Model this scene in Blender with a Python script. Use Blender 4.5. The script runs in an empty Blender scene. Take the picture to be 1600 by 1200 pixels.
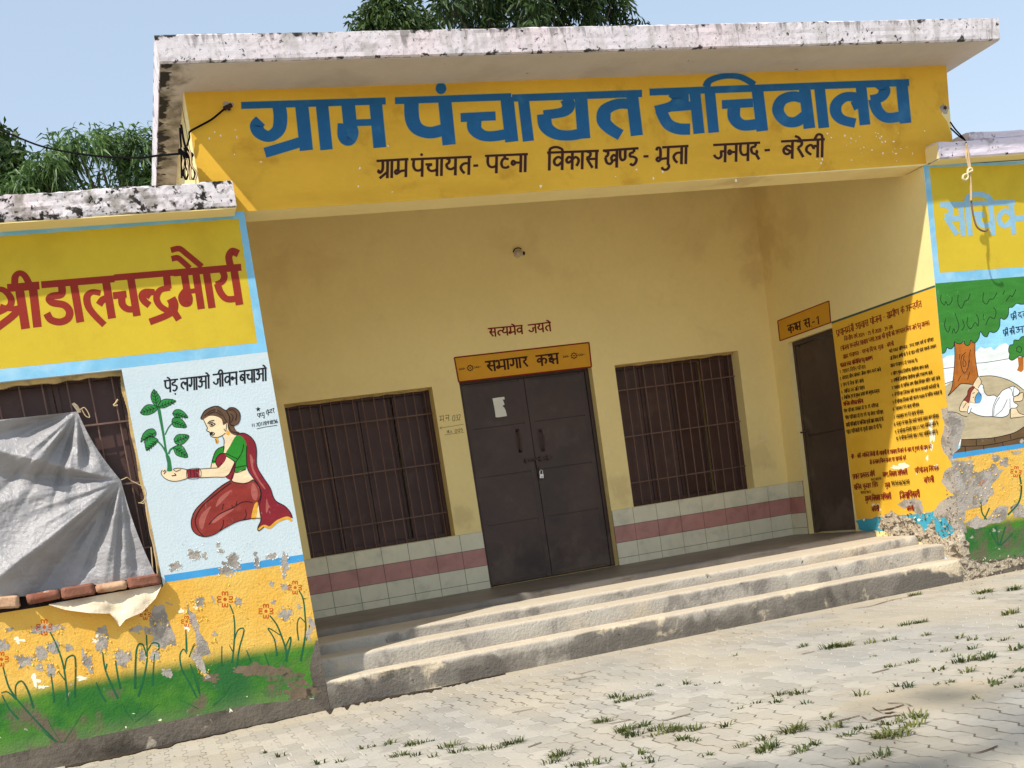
import bpy, bmesh, math, random
from mathutils import Vector, Matrix, noise, geometry
sc = bpy.context.scene
COL = sc.collection
random.seed(7)

# ---------------------------------------------------------------- camera
F_PX, PPX, PPY = 1696.7, 762.74, 1024.28            # focal length and principal point for a 1600 px wide frame
YAW, PITCH, ROLL = 0.2894, -0.1273, -0.1542
CAM = Vector((-1.3785, -7.7, 1.1845))
_fw = Vector((math.sin(YAW)*math.cos(PITCH), math.cos(YAW)*math.cos(PITCH), math.sin(PITCH)))
_r0 = Vector((math.cos(YAW), -math.sin(YAW), 0)); _u0 = _r0.cross(_fw)
_R = math.cos(ROLL)*_r0 + math.sin(ROLL)*_u0
_U = -math.sin(ROLL)*_r0 + math.cos(ROLL)*_u0
cd = bpy.data.cameras.new('camera'); cam = bpy.data.objects.new('camera', cd); COL.objects.link(cam)
cam.matrix_world = Matrix(((_R.x, _U.x, -_fw.x, CAM.x), (_R.y, _U.y, -_fw.y, CAM.y), (_R.z, _U.z, -_fw.z, CAM.z), (0, 0, 0, 1)))
cd.sensor_width = 36; cd.sensor_fit = 'HORIZONTAL'; cd.lens = F_PX*36/1600
cd.shift_x = (800-PPX)/1600; cd.shift_y = (PPY-600)/1600
cd.clip_start = 0.05; cd.clip_end = 600
sc.camera = cam

# ---------------------------------------------------------------- light
SKYTINT = (3.2, 3.45, 3.7)
SUN = Vector((-1.58, -1.0, 2.46)).normalized()      # towards the sun
w = bpy.data.worlds.new('World'); sc.world = w; w.use_nodes = True
nt = w.node_tree; bg = nt.nodes['Background']; sky = nt.nodes.new('ShaderNodeTexSky')
sky.sky_type = 'NISHITA'; sky.sun_disc = False
sky.sun_elevation = math.asin(SUN.z); sky.sun_rotation = math.atan2(SUN.x, SUN.y)
sky.air_density = 1.0; sky.dust_density = 1.6; sky.ozone_density = 1.2
gm = nt.nodes.new('ShaderNodeGamma'); gm.inputs[1].default_value = .40; nt.links.new(sky.outputs[0], gm.inputs[0])      # hazy summer sky: flatter than a clear one
tn = nt.nodes.new('ShaderNodeVectorMath'); tn.operation = 'MULTIPLY'; tn.inputs[1].default_value = SKYTINT; nt.links.new(gm.outputs[0], tn.inputs[0])
nt.links.new(tn.outputs[0], bg.inputs[0]); bg.inputs[1].default_value = 0.12
sl = bpy.data.lights.new('sun', 'SUN'); sl.energy = 4.5; sl.angle = math.radians(0.8); sl.color = (1.0, 0.955, 0.88)
so = bpy.data.objects.new('sun', sl); COL.objects.link(so)
so.rotation_euler = SUN.to_track_quat('Z', 'Y').to_euler(); so.location = (-8, -6, 14)
vs = sc.view_settings; vs.view_transform = 'Standard'; vs.look = 'None'; vs.exposure = 0.24; vs.gamma = 1
sc.cycles.use_denoising = True; sc.cycles.use_adaptive_sampling = False
sc.cycles.max_bounces = 10; sc.cycles.diffuse_bounces = 6

# ---------------------------------------------------------------- helpers: photo survey -> wall planes
XL, XR, ZB, ZT, XFL, XFR, D, ZF = -0.314, 5.238, 3.449, 4.228, -0.564, 5.552, 2.477, 0.477
def at(px, py, ax, val):
    """the point of the plane (axis ax = val) that the survey sighting (px, py) of the 1600x1200 photo meets"""
    d = _fw + _R*((px-PPX)/F_PX) - _U*((py-PPY)/F_PX)
    return CAM + d*((val-CAM[ax])/d[ax])
PL = {'F': (1, 0.0, -1), 'B': (1, D, -1), 'S': (0, XR, -1)}
def P(px, py, pl, off=0.0):
    ax, v, s = PL[pl]
    p = at(px, py, ax, v+s*off*.22)     # paint films are a fraction of a millimetre thick
    if pl == 'S': p.y = max(p.y, -.003)
    if pl == 'F' and p.z < 3.4:                         # paint stops at the corners of the veranda opening
        if XL < p.x < XL+.4: p.x = XL
        if XR-.4 < p.x < XR: p.x = XR
    return p
def Zm(x0, y0, s):
    return lambda pts: [(x0+x/s, y0+y/s) for x, y in pts]
def ext(p, q, x):                                   # the line p-q carried on to pixel column x
    return (x, p[1]+(q[1]-p[1])*(x-p[0])/(q[0]-p[0]))
def smooth(pts, closed=False, n=5):
    out = []; L = len(pts)
    if L < 3: return list(pts)
    rng = range(L if closed else L-1)
    for i in rng:
        if closed: a, b, c_, d = pts[(i-1) % L], pts[i], pts[(i+1) % L], pts[(i+2) % L]
        else: a, b, c_, d = pts[max(i-1, 0)], pts[i], pts[i+1], pts[min(i+2, L-1)]
        for k in range(n):
            t = k/n
            out.append(tuple(0.5*((2*b[j])+(-a[j]+c_[j])*t+(2*a[j]-5*b[j]+4*c_[j]-d[j])*t*t+(-a[j]+3*b[j]-3*c_[j]+d[j])*t**3) for j in range(len(b))))
    if not closed: out.append(tuple(pts[-1]))
    return out

# ---------------------------------------------------------------- helpers: meshes
class MB:
    def __init__(s): s.v = []; s.f = []; s.lay = 0.0
    def face(s, pts):
        i = len(s.v); s.v += [tuple(p) for p in pts]; s.f.append(tuple(range(i, i+len(pts))))
    def box(s, x0, x1, y0, y1, z0, z1):
        i = len(s.v)
        s.v += [(x, y, z) for z in (z0, z1) for y in (y0, y1) for x in (x0, x1)]
        s.f += [tuple(i+k for k in q) for q in ((0, 2, 3, 1), (4, 5, 7, 6), (0, 1, 5, 4), (2, 6, 7, 3), (0, 4, 6, 2), (1, 3, 7, 5))]
    def tube(s, pts, r, n=6, taper=1.0):
        pts = [Vector(p) for p in pts]; i = len(s.v); L = len(pts)
        a0 = None
        for k, p in enumerate(pts):
            t = (pts[min(k+1, L-1)]-pts[max(k-1, 0)]).normalized()
            ref = Vector((0, 0, 1)) if abs(t.z) < .9 else Vector((1, 0, 0))
            a = t.cross(ref).normalized(); b = t.cross(a)
            if a0 is not None and a.dot(a0) < 0: a, b = -a, -b
            a0 = a
            rr = r*(1+(taper-1)*k/max(L-1, 1))
            s.v += [tuple(p+a*rr*math.cos(2*math.pi*j/n)+b*rr*math.sin(2*math.pi*j/n)) for j in range(n)]
        for k in range(L-1):
            for j in range(n):
                s.f.append((i+k*n+j, i+k*n+(j+1) % n, i+(k+1)*n+(j+1) % n, i+(k+1)*n+j))
        s.f.append(tuple(i+j for j in range(n))); s.f.append(tuple(i+(L-1)*n+j for j in range(n-1, -1, -1)))
    def ribbon(s, pts, pl, wx, wy=None, off=0.003, taper=None, dst=3e-5):
        """a flat brush stroke on a wall plane; the brush is wx wide for upright and wy for level strokes (photo px)"""
        wy = wx if wy is None else wy; i = len(s.v); L = len(pts); s.lay += dst
        for k in range(L):
            a, b = pts[max(k-1, 0)], pts[min(k+1, L-1)]
            tx, ty = b[0]-a[0], b[1]-a[1]; l = math.hypot(tx, ty) or 1
            nx, ny = -ty/l, tx/l
            h = 0.5*math.hypot(wx*nx, wy*ny)
            if taper: h *= taper[0]+(taper[1]-taper[0])*k/(L-1)
            o = off+s.lay+k*2e-6
            s.v.append(tuple(P(pts[k][0]+nx*h, pts[k][1]+ny*h, pl, o))); s.v.append(tuple(P(pts[k][0]-nx*h, pts[k][1]-ny*h, pl, o)))
        s.f += [(i+2*k, i+2*k+1, i+2*k+3, i+2*k+2) for k in range(L-1)]
    def poly(s, pts, pl, off=0.002, sm=False, n=5):
        if sm: pts = smooth(pts, True, n)
        s.lay += 3e-5; i = len(s.v)
        s.v += [tuple(P(x, y, pl, off+s.lay)) for x, y in pts]
        for t in geometry.tessellate_polygon([[Vector((x, y, 0)) for x, y in pts]]):
            s.f.append(tuple(i+k for k in t))
    def disc(s, x, y, rx, ry, pl, off=0.003, n=14):
        s.poly([(x+rx*math.cos(2*math.pi*k/n), y+ry*math.sin(2*math.pi*k/n)) for k in range(n)], pl, off)
    def blob(s, x, y, rx, ry, pl, off=0.0025, rot=0.0, n=30, j=.35, seed=None):
        rnd = random.Random(seed if seed is not None else int(x*13+y*7)); ph = rnd.uniform(0, 99); pts = []
        for k in range(n):
            a = 2*math.pi*k/n
            q = 1+j*1.6*noise.noise(Vector((math.cos(a)*1.5+ph, math.sin(a)*1.5, ph)))+j*.8*noise.noise(Vector((math.cos(a)*4+ph, math.sin(a)*4, 7)))+j*rnd.uniform(-.2, .2)
            u, v_ = rx*q*math.cos(a), ry*q*math.sin(a)
            pts.append((x+u*math.cos(rot)-v_*math.sin(rot), y+u*math.sin(rot)+v_*math.cos(rot)))
        s.poly(pts, pl, off)
    def rag(s, pts, pl, off=0.0025, step=6, amp=2.5):
        """a patch with a ragged, broken edge"""
        out = []; L = len(pts)
        for i in range(L):
            a, b = pts[i], pts[(i+1) % L]; d = math.hypot(b[0]-a[0], b[1]-a[1]); n = max(1, int(d/step))
            for k in range(n):
                t = k/n; x, y = a[0]+(b[0]-a[0])*t, a[1]+(b[1]-a[1])*t
                out.append((x+amp*(noise.noise(Vector((x*.09, y*.09, 3)))*1.6+random.uniform(-.5, .5)), y+amp*(noise.noise(Vector((x*.09, y*.09, 9)))*1.6+random.uniform(-.5, .5))))
        s.poly(out, pl, off)
    def flake(s, x, y, pl, r, lift, rnd):
        """a chip of paint curling off the wall, hinged along one side"""
        a = rnd.uniform(0, 2*math.pi); i = len(s.v); T = lambda u, v_, o: tuple(P(x+r*(u*math.cos(a)-v_*math.sin(a)), y+r*(u*math.sin(a)+v_*math.cos(a)), pl, o/.22))
        q = rnd.uniform(.6, 1.2); w_ = rnd.uniform(.5, 1)
        s.v += [T(-.1, -w_, .0006), T(-.1, w_, .0006), T(.45, w_*.8, lift*.35), T(.45, -w_*.9, lift*.4), T(q, w_*.3, lift), T(q*.9, -w_*.35, lift*.9)]
        s.f += [(i, i+1, i+2, i+3), (i+3, i+2, i+4, i+5)]
    def build(s, name, m, parent=None, shade=False):
        me = bpy.data.meshes.new(name); me.from_pydata(s.v, [], s.f); me.update()
        o = bpy.data.objects.new(name, me); COL.objects.link(o)
        if m: me.materials.append(m)
        if parent: o.parent = parent
        if shade:
            for p in me.polygons: p.use_smooth = True
        return o
def weld(o, bev=0.0, seg=2, dist=1e-4):
    bm = bmesh.new(); bm.from_mesh(o.data)
    bmesh.ops.remove_doubles(bm, verts=bm.verts, dist=dist)
    bmesh.ops.recalc_face_normals(bm, faces=bm.faces)
    if bev: bmesh.ops.bevel(bm, geom=[e for e in bm.edges if e.is_manifold and e.calc_face_angle(0) > .6], offset=bev, segments=seg, affect='EDGES', profile=.6)
    bm.to_mesh(o.data); bm.free(); return o
def tag(o, label=None, cat=None, group=None, kind=None):
    if label: o['label'] = label
    if cat: o['category'] = cat
    if group: o['group'] = group
    if kind: o['kind'] = kind
    return o
def thing(name, label, cat, loc=(0, 0, 0), group=None):
    o = bpy.data.objects.new(name, None); COL.objects.link(o); o.location = loc; o.empty_display_size = .2
    return tag(o, label, cat, group)
def gridwall(us, vs_, holes, w0, w1, mp):
    """a wall slab with openings: u, v across its face, w through its thickness"""
    m = MB(); us = sorted(set(us)); vs_ = sorted(set(vs_))
    def solid(i, j):
        if i < 0 or j < 0 or i >= len(us)-1 or j >= len(vs_)-1: return False
        u, v = (us[i]+us[i+1])/2, (vs_[j]+vs_[j+1])/2
        return not any(a < u < b and c_ < v < d for a, b, c_, d in holes)
    for i in range(len(us)-1):
        for j in range(len(vs_)-1):
            if not solid(i, j): continue
            a, b, c_, d = us[i], us[i+1], vs_[j], vs_[j+1]
            m.face([mp(a, c_, w0), mp(b, c_, w0), mp(b, d, w0), mp(a, d, w0)])
            m.face([mp(a, c_, w1), mp(a, d, w1), mp(b, d, w1), mp(b, c_, w1)])
            if not solid(i-1, j): m.face([mp(a, c_, w0), mp(a, d, w0), mp(a, d, w1), mp(a, c_, w1)])
            if not solid(i+1, j): m.face([mp(b, c_, w0), mp(b, c_, w1), mp(b, d, w1), mp(b, d, w0)])
            if not solid(i, j-1): m.face([mp(a, c_, w0), mp(a, c_, w1), mp(b, c_, w1), mp(b, c_, w0)])
            if not solid(i, j+1): m.face([mp(a, d, w0), mp(b, d, w0), mp(b, d, w1), mp(a, d, w1)])
    return m

# ---------------------------------------------------------------- helpers: materials
def c(r, g, b):
    f = lambda u: (u/255/12.92) if u <= 10 else ((u/255+.055)/1.055)**2.4
    return (f(r), f(g), f(b), 1)
class NT:
    def __init__(s, name):
        s.m = bpy.data.materials.new(name); s.m.use_nodes = True; s.t = s.m.node_tree
        s.b = s.t.nodes['Principled BSDF']; s.pos = s.t.nodes.new('ShaderNodeNewGeometry').outputs['Position']
        sp = s.t.nodes.new('ShaderNodeSeparateXYZ'); s.link(s.pos, sp.inputs[0]); s.x, s.y, s.z = sp.outputs
    def link(s, a, b): s.t.links.new(a, b)
    def put(s, sock, v):
        if hasattr(v, 'is_output'): s.link(v, sock)
        else: sock.default_value = v
    def math(s, op, a, b=0.0, c_=0.0):
        n = s.t.nodes.new('ShaderNodeMath'); n.operation = op
        for k, v in enumerate((a, b, c_)): s.put(n.inputs[k], v)
        return n.outputs[0]
    def noise(s, scale, detail=6, rough=.55, vec=None, stretch=None, off=0.0, dist=0.0):
        n = s.t.nodes.new('ShaderNodeTexNoise'); n.inputs['Scale'].default_value = scale; n.inputs['Detail'].default_value = detail
        n.inputs['Roughness'].default_value = rough; n.inputs['Distortion'].default_value = dist
        v = vec or s.pos
        if stretch or off:
            mp = s.t.nodes.new('ShaderNodeMapping'); mp.inputs['Scale'].default_value = stretch or (1, 1, 1); mp.inputs['Location'].default_value = (off, off*1.7, off*.6)
            s.link(v, mp.inputs[0]); v = mp.outputs[0]
        s.link(v, n.inputs['Vector']); return n.outputs['Fac']
    def ramp(s, v, a, b, lo=0.0, hi=1.0, sm=True):
        n = s.t.nodes.new('ShaderNodeMapRange'); n.interpolation_type = 'SMOOTHSTEP' if sm else 'LINEAR'
        s.put(n.inputs[0], v)
        if a > b: a, b, lo, hi = b, a, hi, lo
        n.inputs[1].default_value = a; n.inputs[2].default_value = b; n.inputs[3].default_value = lo; n.inputs[4].default_value = hi
        return n.outputs[0]
    def mix(s, f, a, b, mode='MIX'):
        n = s.t.nodes.new('ShaderNodeMix'); n.data_type = 'RGBA'; n.blend_type = mode
        s.put(n.inputs[0], f); s.put(n.inputs[6], a); s.put(n.inputs[7], b); return n.outputs[2]
    def finish(s, col, rough=.8, height=None, strength=.3, dist=.01, spec=.25):
        s.put(s.b.inputs['Base Color'], col); s.put(s.b.inputs['Roughness'], rough); s.b.inputs['Specular IOR Level'].default_value = spec
        if height is not None:
            n = s.t.nodes.new('ShaderNodeBump'); n.inputs['Strength'].default_value = strength; n.inputs['Distance'].default_value = dist
            s.link(height, n.inputs['Height']); s.link(n.outputs[0], s.b.inputs['Normal'])
        return s.m
def M(name, base, rough=.85, var=.12, vs_=2.5, bump=.25, bs=70, layers=(), spec=.25, dist=.006, spots=()):
    """base colour with soft tonal drift, then layers of stains / flaking / dirt.
    layer = (colour, noise scale, threshold, softness[, dict(z=(z0, z1, gain), stretch, depth, detail, op)])"""
    t = NT(name)
    n = t.noise(vs_, 5); k = t.ramp(n, .3, .7, 1-var, 1+var, False)
    col = t.mix(1.0, base, k, 'MULTIPLY')
    n2 = t.noise(bs*.25, 4, off=3.1); col = t.mix(1.0, col, t.ramp(n2, .3, .7, 1-var*.4, 1+var*.4, False), 'MULTIPLY')
    h = t.noise(bs, 6, .6, off=5)
    if 'mural' in name or 'brush' in name:             # streaky hand brushwork, thin in places
        s1 = t.noise(9, 6, .65, stretch=(.5, 1, 2.2), off=17); col = t.mix(1.0, col, t.ramp(s1, .3, .7, .84, 1.14, False), 'MULTIPLY')
        s2 = t.ramp(t.noise(26, 8, .7, stretch=(1, 1, .6), off=23), .62, .72); col = t.mix(t.math('MULTIPLY', s2, .35), col, c(200, 208, 204))
        bump = .3; h = t.noise(60, 6, .6, off=5)
    for (sx, sy, sz, sr, scol, sop) in spots:           # stains with a place of their own
        vd = t.t.nodes.new('ShaderNodeVectorMath'); vd.operation = 'DISTANCE'; t.link(t.pos, vd.inputs[0]); vd.inputs[1].default_value = (sx, sy, sz)
        dd = t.math('ADD', t.math('DIVIDE', vd.outputs['Value'], sr), t.math('MULTIPLY', t.math('SUBTRACT', t.noise(3.5/sr**.5, 6, off=sx+sz), .5), 1.6))
        col = t.mix(t.math('MULTIPLY', t.ramp(dd, 1.0, .25), sop), col, scol)
    for i, L in enumerate(layers):
        o = L[4] if len(L) > 4 else {}
        f = t.noise(L[1], o.get('detail', 8), .6, stretch=o.get('stretch'), off=11.3*(i+1), dist=o.get('dist', .3))
        if 'z' in o: f = t.math('ADD', f, t.ramp(t.z, o['z'][0], o['z'][1], 0, o['z'][2]))
        if 'x' in o: f = t.math('ADD', f, t.ramp(t.x, o['x'][0], o['x'][1], 0, o['x'][2]))
        f = t.ramp(f, L[2]-L[3], L[2]+L[3])
        if 'op' in o: f = t.math('MULTIPLY', f, o['op'])
        col = t.mix(f, col, L[0])
        if 'depth' in o: h = t.math('SUBTRACT', h, t.math('MULTIPLY', f, o['depth']))
    return t.finish(col, rough, h, bump, dist, spec)
# ---------------------------------------------------------------- materials
ZTOP = at(800, 42, 1, -.436).z; ZPL = at(150, 294, 1, -.13).z
PLASTER = c(172, 163, 152); SOOT = c(46, 44, 42)
m_cream = M('cream_wall_paint', c(243, 222, 156), .85, .04, 1.2, .15, 90, [(c(190, 158, 104), 1.6, .68, .1, dict(z=(2.2, 4.2, .08), op=.2)), (c(150, 120, 80), 3.2, .78, .1, dict(z=(1.6, .9, .16), op=.3)), (c(120, 96, 62), 22, .76, .03, dict(op=.5))],
    spots=[(5.24, 2.35, 3.5, .30, c(176, 136, 82), .28), (5.15, 2.47, 3.2, .2, c(178, 138, 84), .22), (5.24, 2.05, 3.25, .2, c(180, 142, 88), .2), (5.2, 2.47, 3.9, .4, c(182, 146, 94), .2), (1.62, D, 1.2, .16, c(170, 144, 104), .3), (3.3, D, 1.25, .2, c(176, 148, 106), .3), (-.3, D, 2.6, .5, c(168, 134, 84), .35), (4.95, D, 1.35, .22, c(180, 154, 112), .25), (3.6, 0, 3.45, .3, c(176, 146, 100), .4)])
m_reveal = M('window_reveal_plaster', c(190, 160, 104), .9, .2, 5, .5, 60, [(c(110, 96, 70), 9, .58, .08, dict(op=.6))])
m_white = M('limewashed_concrete', c(214, 206, 208), .9, .06, 1.5, .25, 60, [
    (c(232, 206, 208), 1.1, .58, .12, dict(op=.45)), (c(172, 166, 162), 2.2, .56, .08, dict(stretch=(5, 1, .8), op=.55)), (c(120, 114, 108), 3.5, .66, .05, dict(stretch=(5, 1, .7), op=.6)), (c(168, 162, 156), 6, .6, .06, dict(op=.6)), (c(62, 58, 54), 24, .655, .03, dict(depth=.6, detail=10)), (c(120, 112, 104), 40, .60, .05, dict(op=.45)), (c(50, 48, 46), 9, .70, .03, dict(z=(ZTOP-.05, ZTOP, .17), detail=12)), (c(96, 90, 84), 6, .68, .06, dict(z=(ZTOP-.13, ZTOP, .12), stretch=(3, 1, .5), op=.6)), (c(66, 62, 58), 14, .70, .03, dict(z=(ZT+.05, ZT, .12), detail=12))])
m_mould = M('mouldy_limewash', c(216, 208, 209), .9, .07, 1.5, .4, 60, [
    (c(236, 208, 208), 1.1, .56, .12, dict(op=.5)), (c(140, 132, 122), 7, .58, .06, dict(op=.8, depth=.3)), (c(44, 41, 38), 17, .625, .025, dict(depth=.8, detail=12, dist=.5, x=(-.4, -1.6, .05))), (c(120, 110, 100), 26, .60, .05, dict(op=.45)),
    (c(40, 38, 36), 11, .64, .03, dict(z=(ZPL-.05, ZPL, .17), detail=12)), (c(56, 52, 48), 13, .66, .03, dict(z=(3.50, 3.45, .1), detail=12))])
m_mould2 = M('stained_limewash', c(214, 204, 214), .9, .07, 1.5, .6, 60, [
    (c(150, 142, 142), 8, .6, .06, dict(op=.7, depth=.3)), (c(40, 38, 40), 14, .645, .03, dict(depth=.8, detail=12, dist=.5)), (c(34, 32, 32), 12, .66, .03, dict(z=(3.78, 3.88, .2), detail=12))])
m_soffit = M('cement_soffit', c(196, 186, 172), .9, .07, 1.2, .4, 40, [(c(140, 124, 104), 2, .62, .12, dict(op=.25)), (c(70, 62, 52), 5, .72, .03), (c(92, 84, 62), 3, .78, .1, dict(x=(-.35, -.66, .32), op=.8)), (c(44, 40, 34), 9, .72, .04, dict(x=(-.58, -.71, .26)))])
m_cement = M('cement_floor', c(128, 120, 110), .45, .15, 1.5, .25, 50, [(c(96, 90, 84), 2.2, .55, .1, dict(op=.6))])
m_step = M('worn_concrete_step', c(172, 165, 153), .92, .1, 1.8, .8, 45, [
    (c(150, 144, 136), 2.0, .54, .1, dict(op=.8)), (c(205, 186, 156), 1.3, .58, .08, dict(op=.6)), (c(92, 86, 80), 10, .70, .04, dict(depth=.8)), (c(118, 112, 106), 2.6, .58, .06, dict(stretch=(1.6, 1, 1), op=.75))], dist=.012)
m_step_low = M('dark_riser_concrete_step', c(168, 160, 147), .92, .12, 1.8, .8, 45, [
    (c(126, 119, 109), 1.6, .52, .06, dict(z=(.19, .11, .16))), (c(104, 98, 90), 2.4, .6, .06, dict(z=(.19, .05, .1), x=(1.5, 4.5, .06))), (c(206, 190, 162), 3, .62, .05, dict(z=(.1, .2, .1))), (c(70, 64, 58), 10, .72, .04, dict(depth=.8)), (c(84, 78, 72), 3.2, .64, .05, dict(stretch=(2.5, 1, 1), op=.7))], dist=.012)  # riser tone darkens downward and towards the right end
m_tile_w = M('grey_green_tile', c(222, 216, 188), .4, .06, 4, .05, 60, [(c(176, 174, 154), 6, .6, .15, dict(op=.5))], spec=.45)
m_tile_p = M('rose_tile', c(186, 132, 122), .4, .08, 4, .05, 60, [(c(146, 98, 92), 6, .58, .15, dict(op=.5))], spec=.45)
m_grout = M('tile_grout', c(92, 88, 78), .9)
m_door = M('dark_brown_steel_paint', c(72, 56, 50), .5, .18, 1.5, .1, 40, [(c(92, 76, 66), 3, .62, .12, dict(op=.4)), (c(120, 106, 92), 4, .66, .12, dict(z=(1.0, .5, .2), op=.35)), (c(104, 92, 84), 24, .72, .03, dict(stretch=(1, 1, .2), op=.4)), (c(46, 40, 40), 2, .58, .1, dict(op=.5))], spec=.4)
m_shutter = M('brown_window_steel', c(70, 46, 40), .5, .18, 2, .1, 40, [(c(96, 72, 60), 5, .62, .1, dict(op=.4))], spec=.4)
m_bar = M('rusty_window_bar', c(116, 90, 79), .6, .2, 6, .2, 60)
m_handle = M('brown_door_ironwork', c(76, 60, 55), .5, .15, 6, .2, 60)
m_yellow = M('lemon_wall_paint', c(208, 180, 48), .75, .05, 1.5, .2, 80, [(c(186, 156, 40), 2.2, .6, .1, dict(op=.4)), (c(190, 178, 140), 26, .77, .02)])
m_gold = M('golden_fascia_paint', c(230, 180, 58), .75, .05, 1.2, .2, 80, [
    (c(190, 138, 36), 1.4, .56, .12, dict(op=.4, stretch=(.5, 1, 2))), (c(180, 126, 34), 3, .62, .08, dict(op=.5)), (c(248, 232, 190), 15, .755, .012, dict(x=(3.0, 5.2, .03), z=(4.0, 3.5, .02)))])
m_sky_blue = M('light_blue_paint', c(128, 190, 222), .8, .1, 3, .2, 80, [(c(178, 214, 230), 3, .56, .1, dict(op=.6))])
m_mid_blue = M('mid_blue_line_paint', c(66, 152, 206), .8, .08, 4, .2, 80)
m_panel = M('pale_blue_white_paint', c(200, 214, 218), .85, .04, 2, .4, 60, [(c(186, 204, 212), 3, .62, .1, dict(op=.4))])
m_dado = None
def dado(name, zg, slope, zb):
    """yellow band sprayed into green, then dirt and bare cement at the foot, with flaking spots"""
    t = NT(name)
    n = t.noise(3, 6); nb = t.noise(1.3, 4, off=4)
    zz = t.math('ADD', t.math('ADD', t.z, t.math('MULTIPLY', t.math('SUBTRACT', nb, .5), .10)), t.math('MULTIPLY', t.math('SUBTRACT', t.noise(14, 4, off=2), .5), .02))
    zz = t.math('SUBTRACT', zz, t.math('MULTIPLY', t.x, slope))
    ye = t.mix(t.ramp(n, .35, .65), c(226, 184, 90), c(228, 176, 74))
    gr = t.mix(t.ramp(t.noise(4, 5, off=8), .38, .66), c(46, 106, 42), c(74, 126, 42))
    gr = t.mix(t.math('MULTIPLY', t.ramp(t.noise(2.3, 5, off=18), .5, .66), .55), gr, c(40, 88, 56))
    col = t.mix(t.ramp(zz, zg+.06, zg-.05), ye, gr)
    col = t.mix(t.math('MULTIPLY', t.ramp(zz, zb+.16, zb-.02), .6), col, c(112, 124, 88))
    dirt = t.ramp(t.math('ADD', t.noise(2.2, 8, off=6), t.math('ADD', t.ramp(t.x, -1.0, -.4, 0, .12), t.ramp(t.z, .55, .2, 0, .07))), .66, .74)
    dirt = t.math('MULTIPLY', dirt, t.ramp(t.z, .52, .4))
    col = t.mix(dirt, col, c(104, 92, 76))
    fl = t.math('ADD', t.noise(7, 10, .65, off=1, dist=.6), t.math('ADD', t.ramp(t.z, .95, .6, 0, .05), t.ramp(t.z, .35, .5, 0, .03)))
    fk = t.ramp(fl, .705, .72); col = t.mix(fk, col, PLASTER)
    wh = t.ramp(t.noise(16, 6, off=9), .73, .75); col = t.mix(t.math('MULTIPLY', wh, .8), col, c(226, 222, 200))
    h = t.math('SUBTRACT', t.math('ADD', t.noise(60, 6), t.math('MULTIPLY', t.noise(14, 6, off=7), 1.6)), t.math('MULTIPLY', fk, .9))
    return t.finish(col, .88, h, .55, .008)
m_dado = dado('yellow_green_dado_paint', .50, .0, .10)
m_dado2 = dado('yellow_green_dado_flaked', .47, .0, .12)
m_base = M('dirty_cement_base', c(104, 96, 86), .95, .2, 3, .9, 30, [(c(66, 60, 52), 3, .55, .1), (c(170, 158, 140), 6, .66, .04)], dist=.012)
m_plaster = M('bare_grey_plaster', PLASTER, .95, .1, 5, .8, 40, [(c(142, 134, 124), 8, .56, .08, dict(depth=.5)), (c(112, 102, 90), 16, .68, .04, dict(depth=.8))], dist=.01)
m_rubble = M('crumbling_plaster', c(190, 176, 154), .97, .14, 6, 1.0, 28, [(c(112, 98, 80), 9, .58, .05, dict(depth=1.2, stretch=(1, 1, 2.2))), (c(216, 204, 184), 6, .62, .06)], dist=.03)
m_white_chip = M('bare_lime_chip', c(244, 236, 210), .9)
m_poster = M('poster_yellow_paint', c(230, 180, 58), .7, .05, 2, .2, 80, [(c(206, 158, 30), 3, .6, .1, dict(op=.4))])
m_teal = M('teal_border_paint', c(62, 90, 84), .8)
m_teal2 = M('turquoise_skirt_paint', c(66, 160, 184), .7, .1, 4, .3, 50)
m_sign = M('ochre_sign_paint', c(214, 156, 44), .7, .07, 3)
m_maroon = M('maroon_lettering_paint', c(128, 28, 24), .7, .1)
m_red = M('brick_red_lettering_paint', c(146, 42, 28), .7, .08, 4)
m_blue = M('blue_heading_paint', c(30, 96, 146), .65, .1, 5, .2, 60, [(c(66, 128, 168), 4, .64, .1, dict(op=.5))])
m_brown_ink = M('dark_brown_lettering_paint', c(62, 28, 14), .7)
m_black = M('black_lettering_paint', c(26, 26, 34), .7)
m_halo = M('blue_heading_outline_paint', c(150, 160, 120), .7)
m_pale_blue = M('pale_blue_lettering_paint', c(142, 184, 206), .8, .1, 5)

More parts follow.
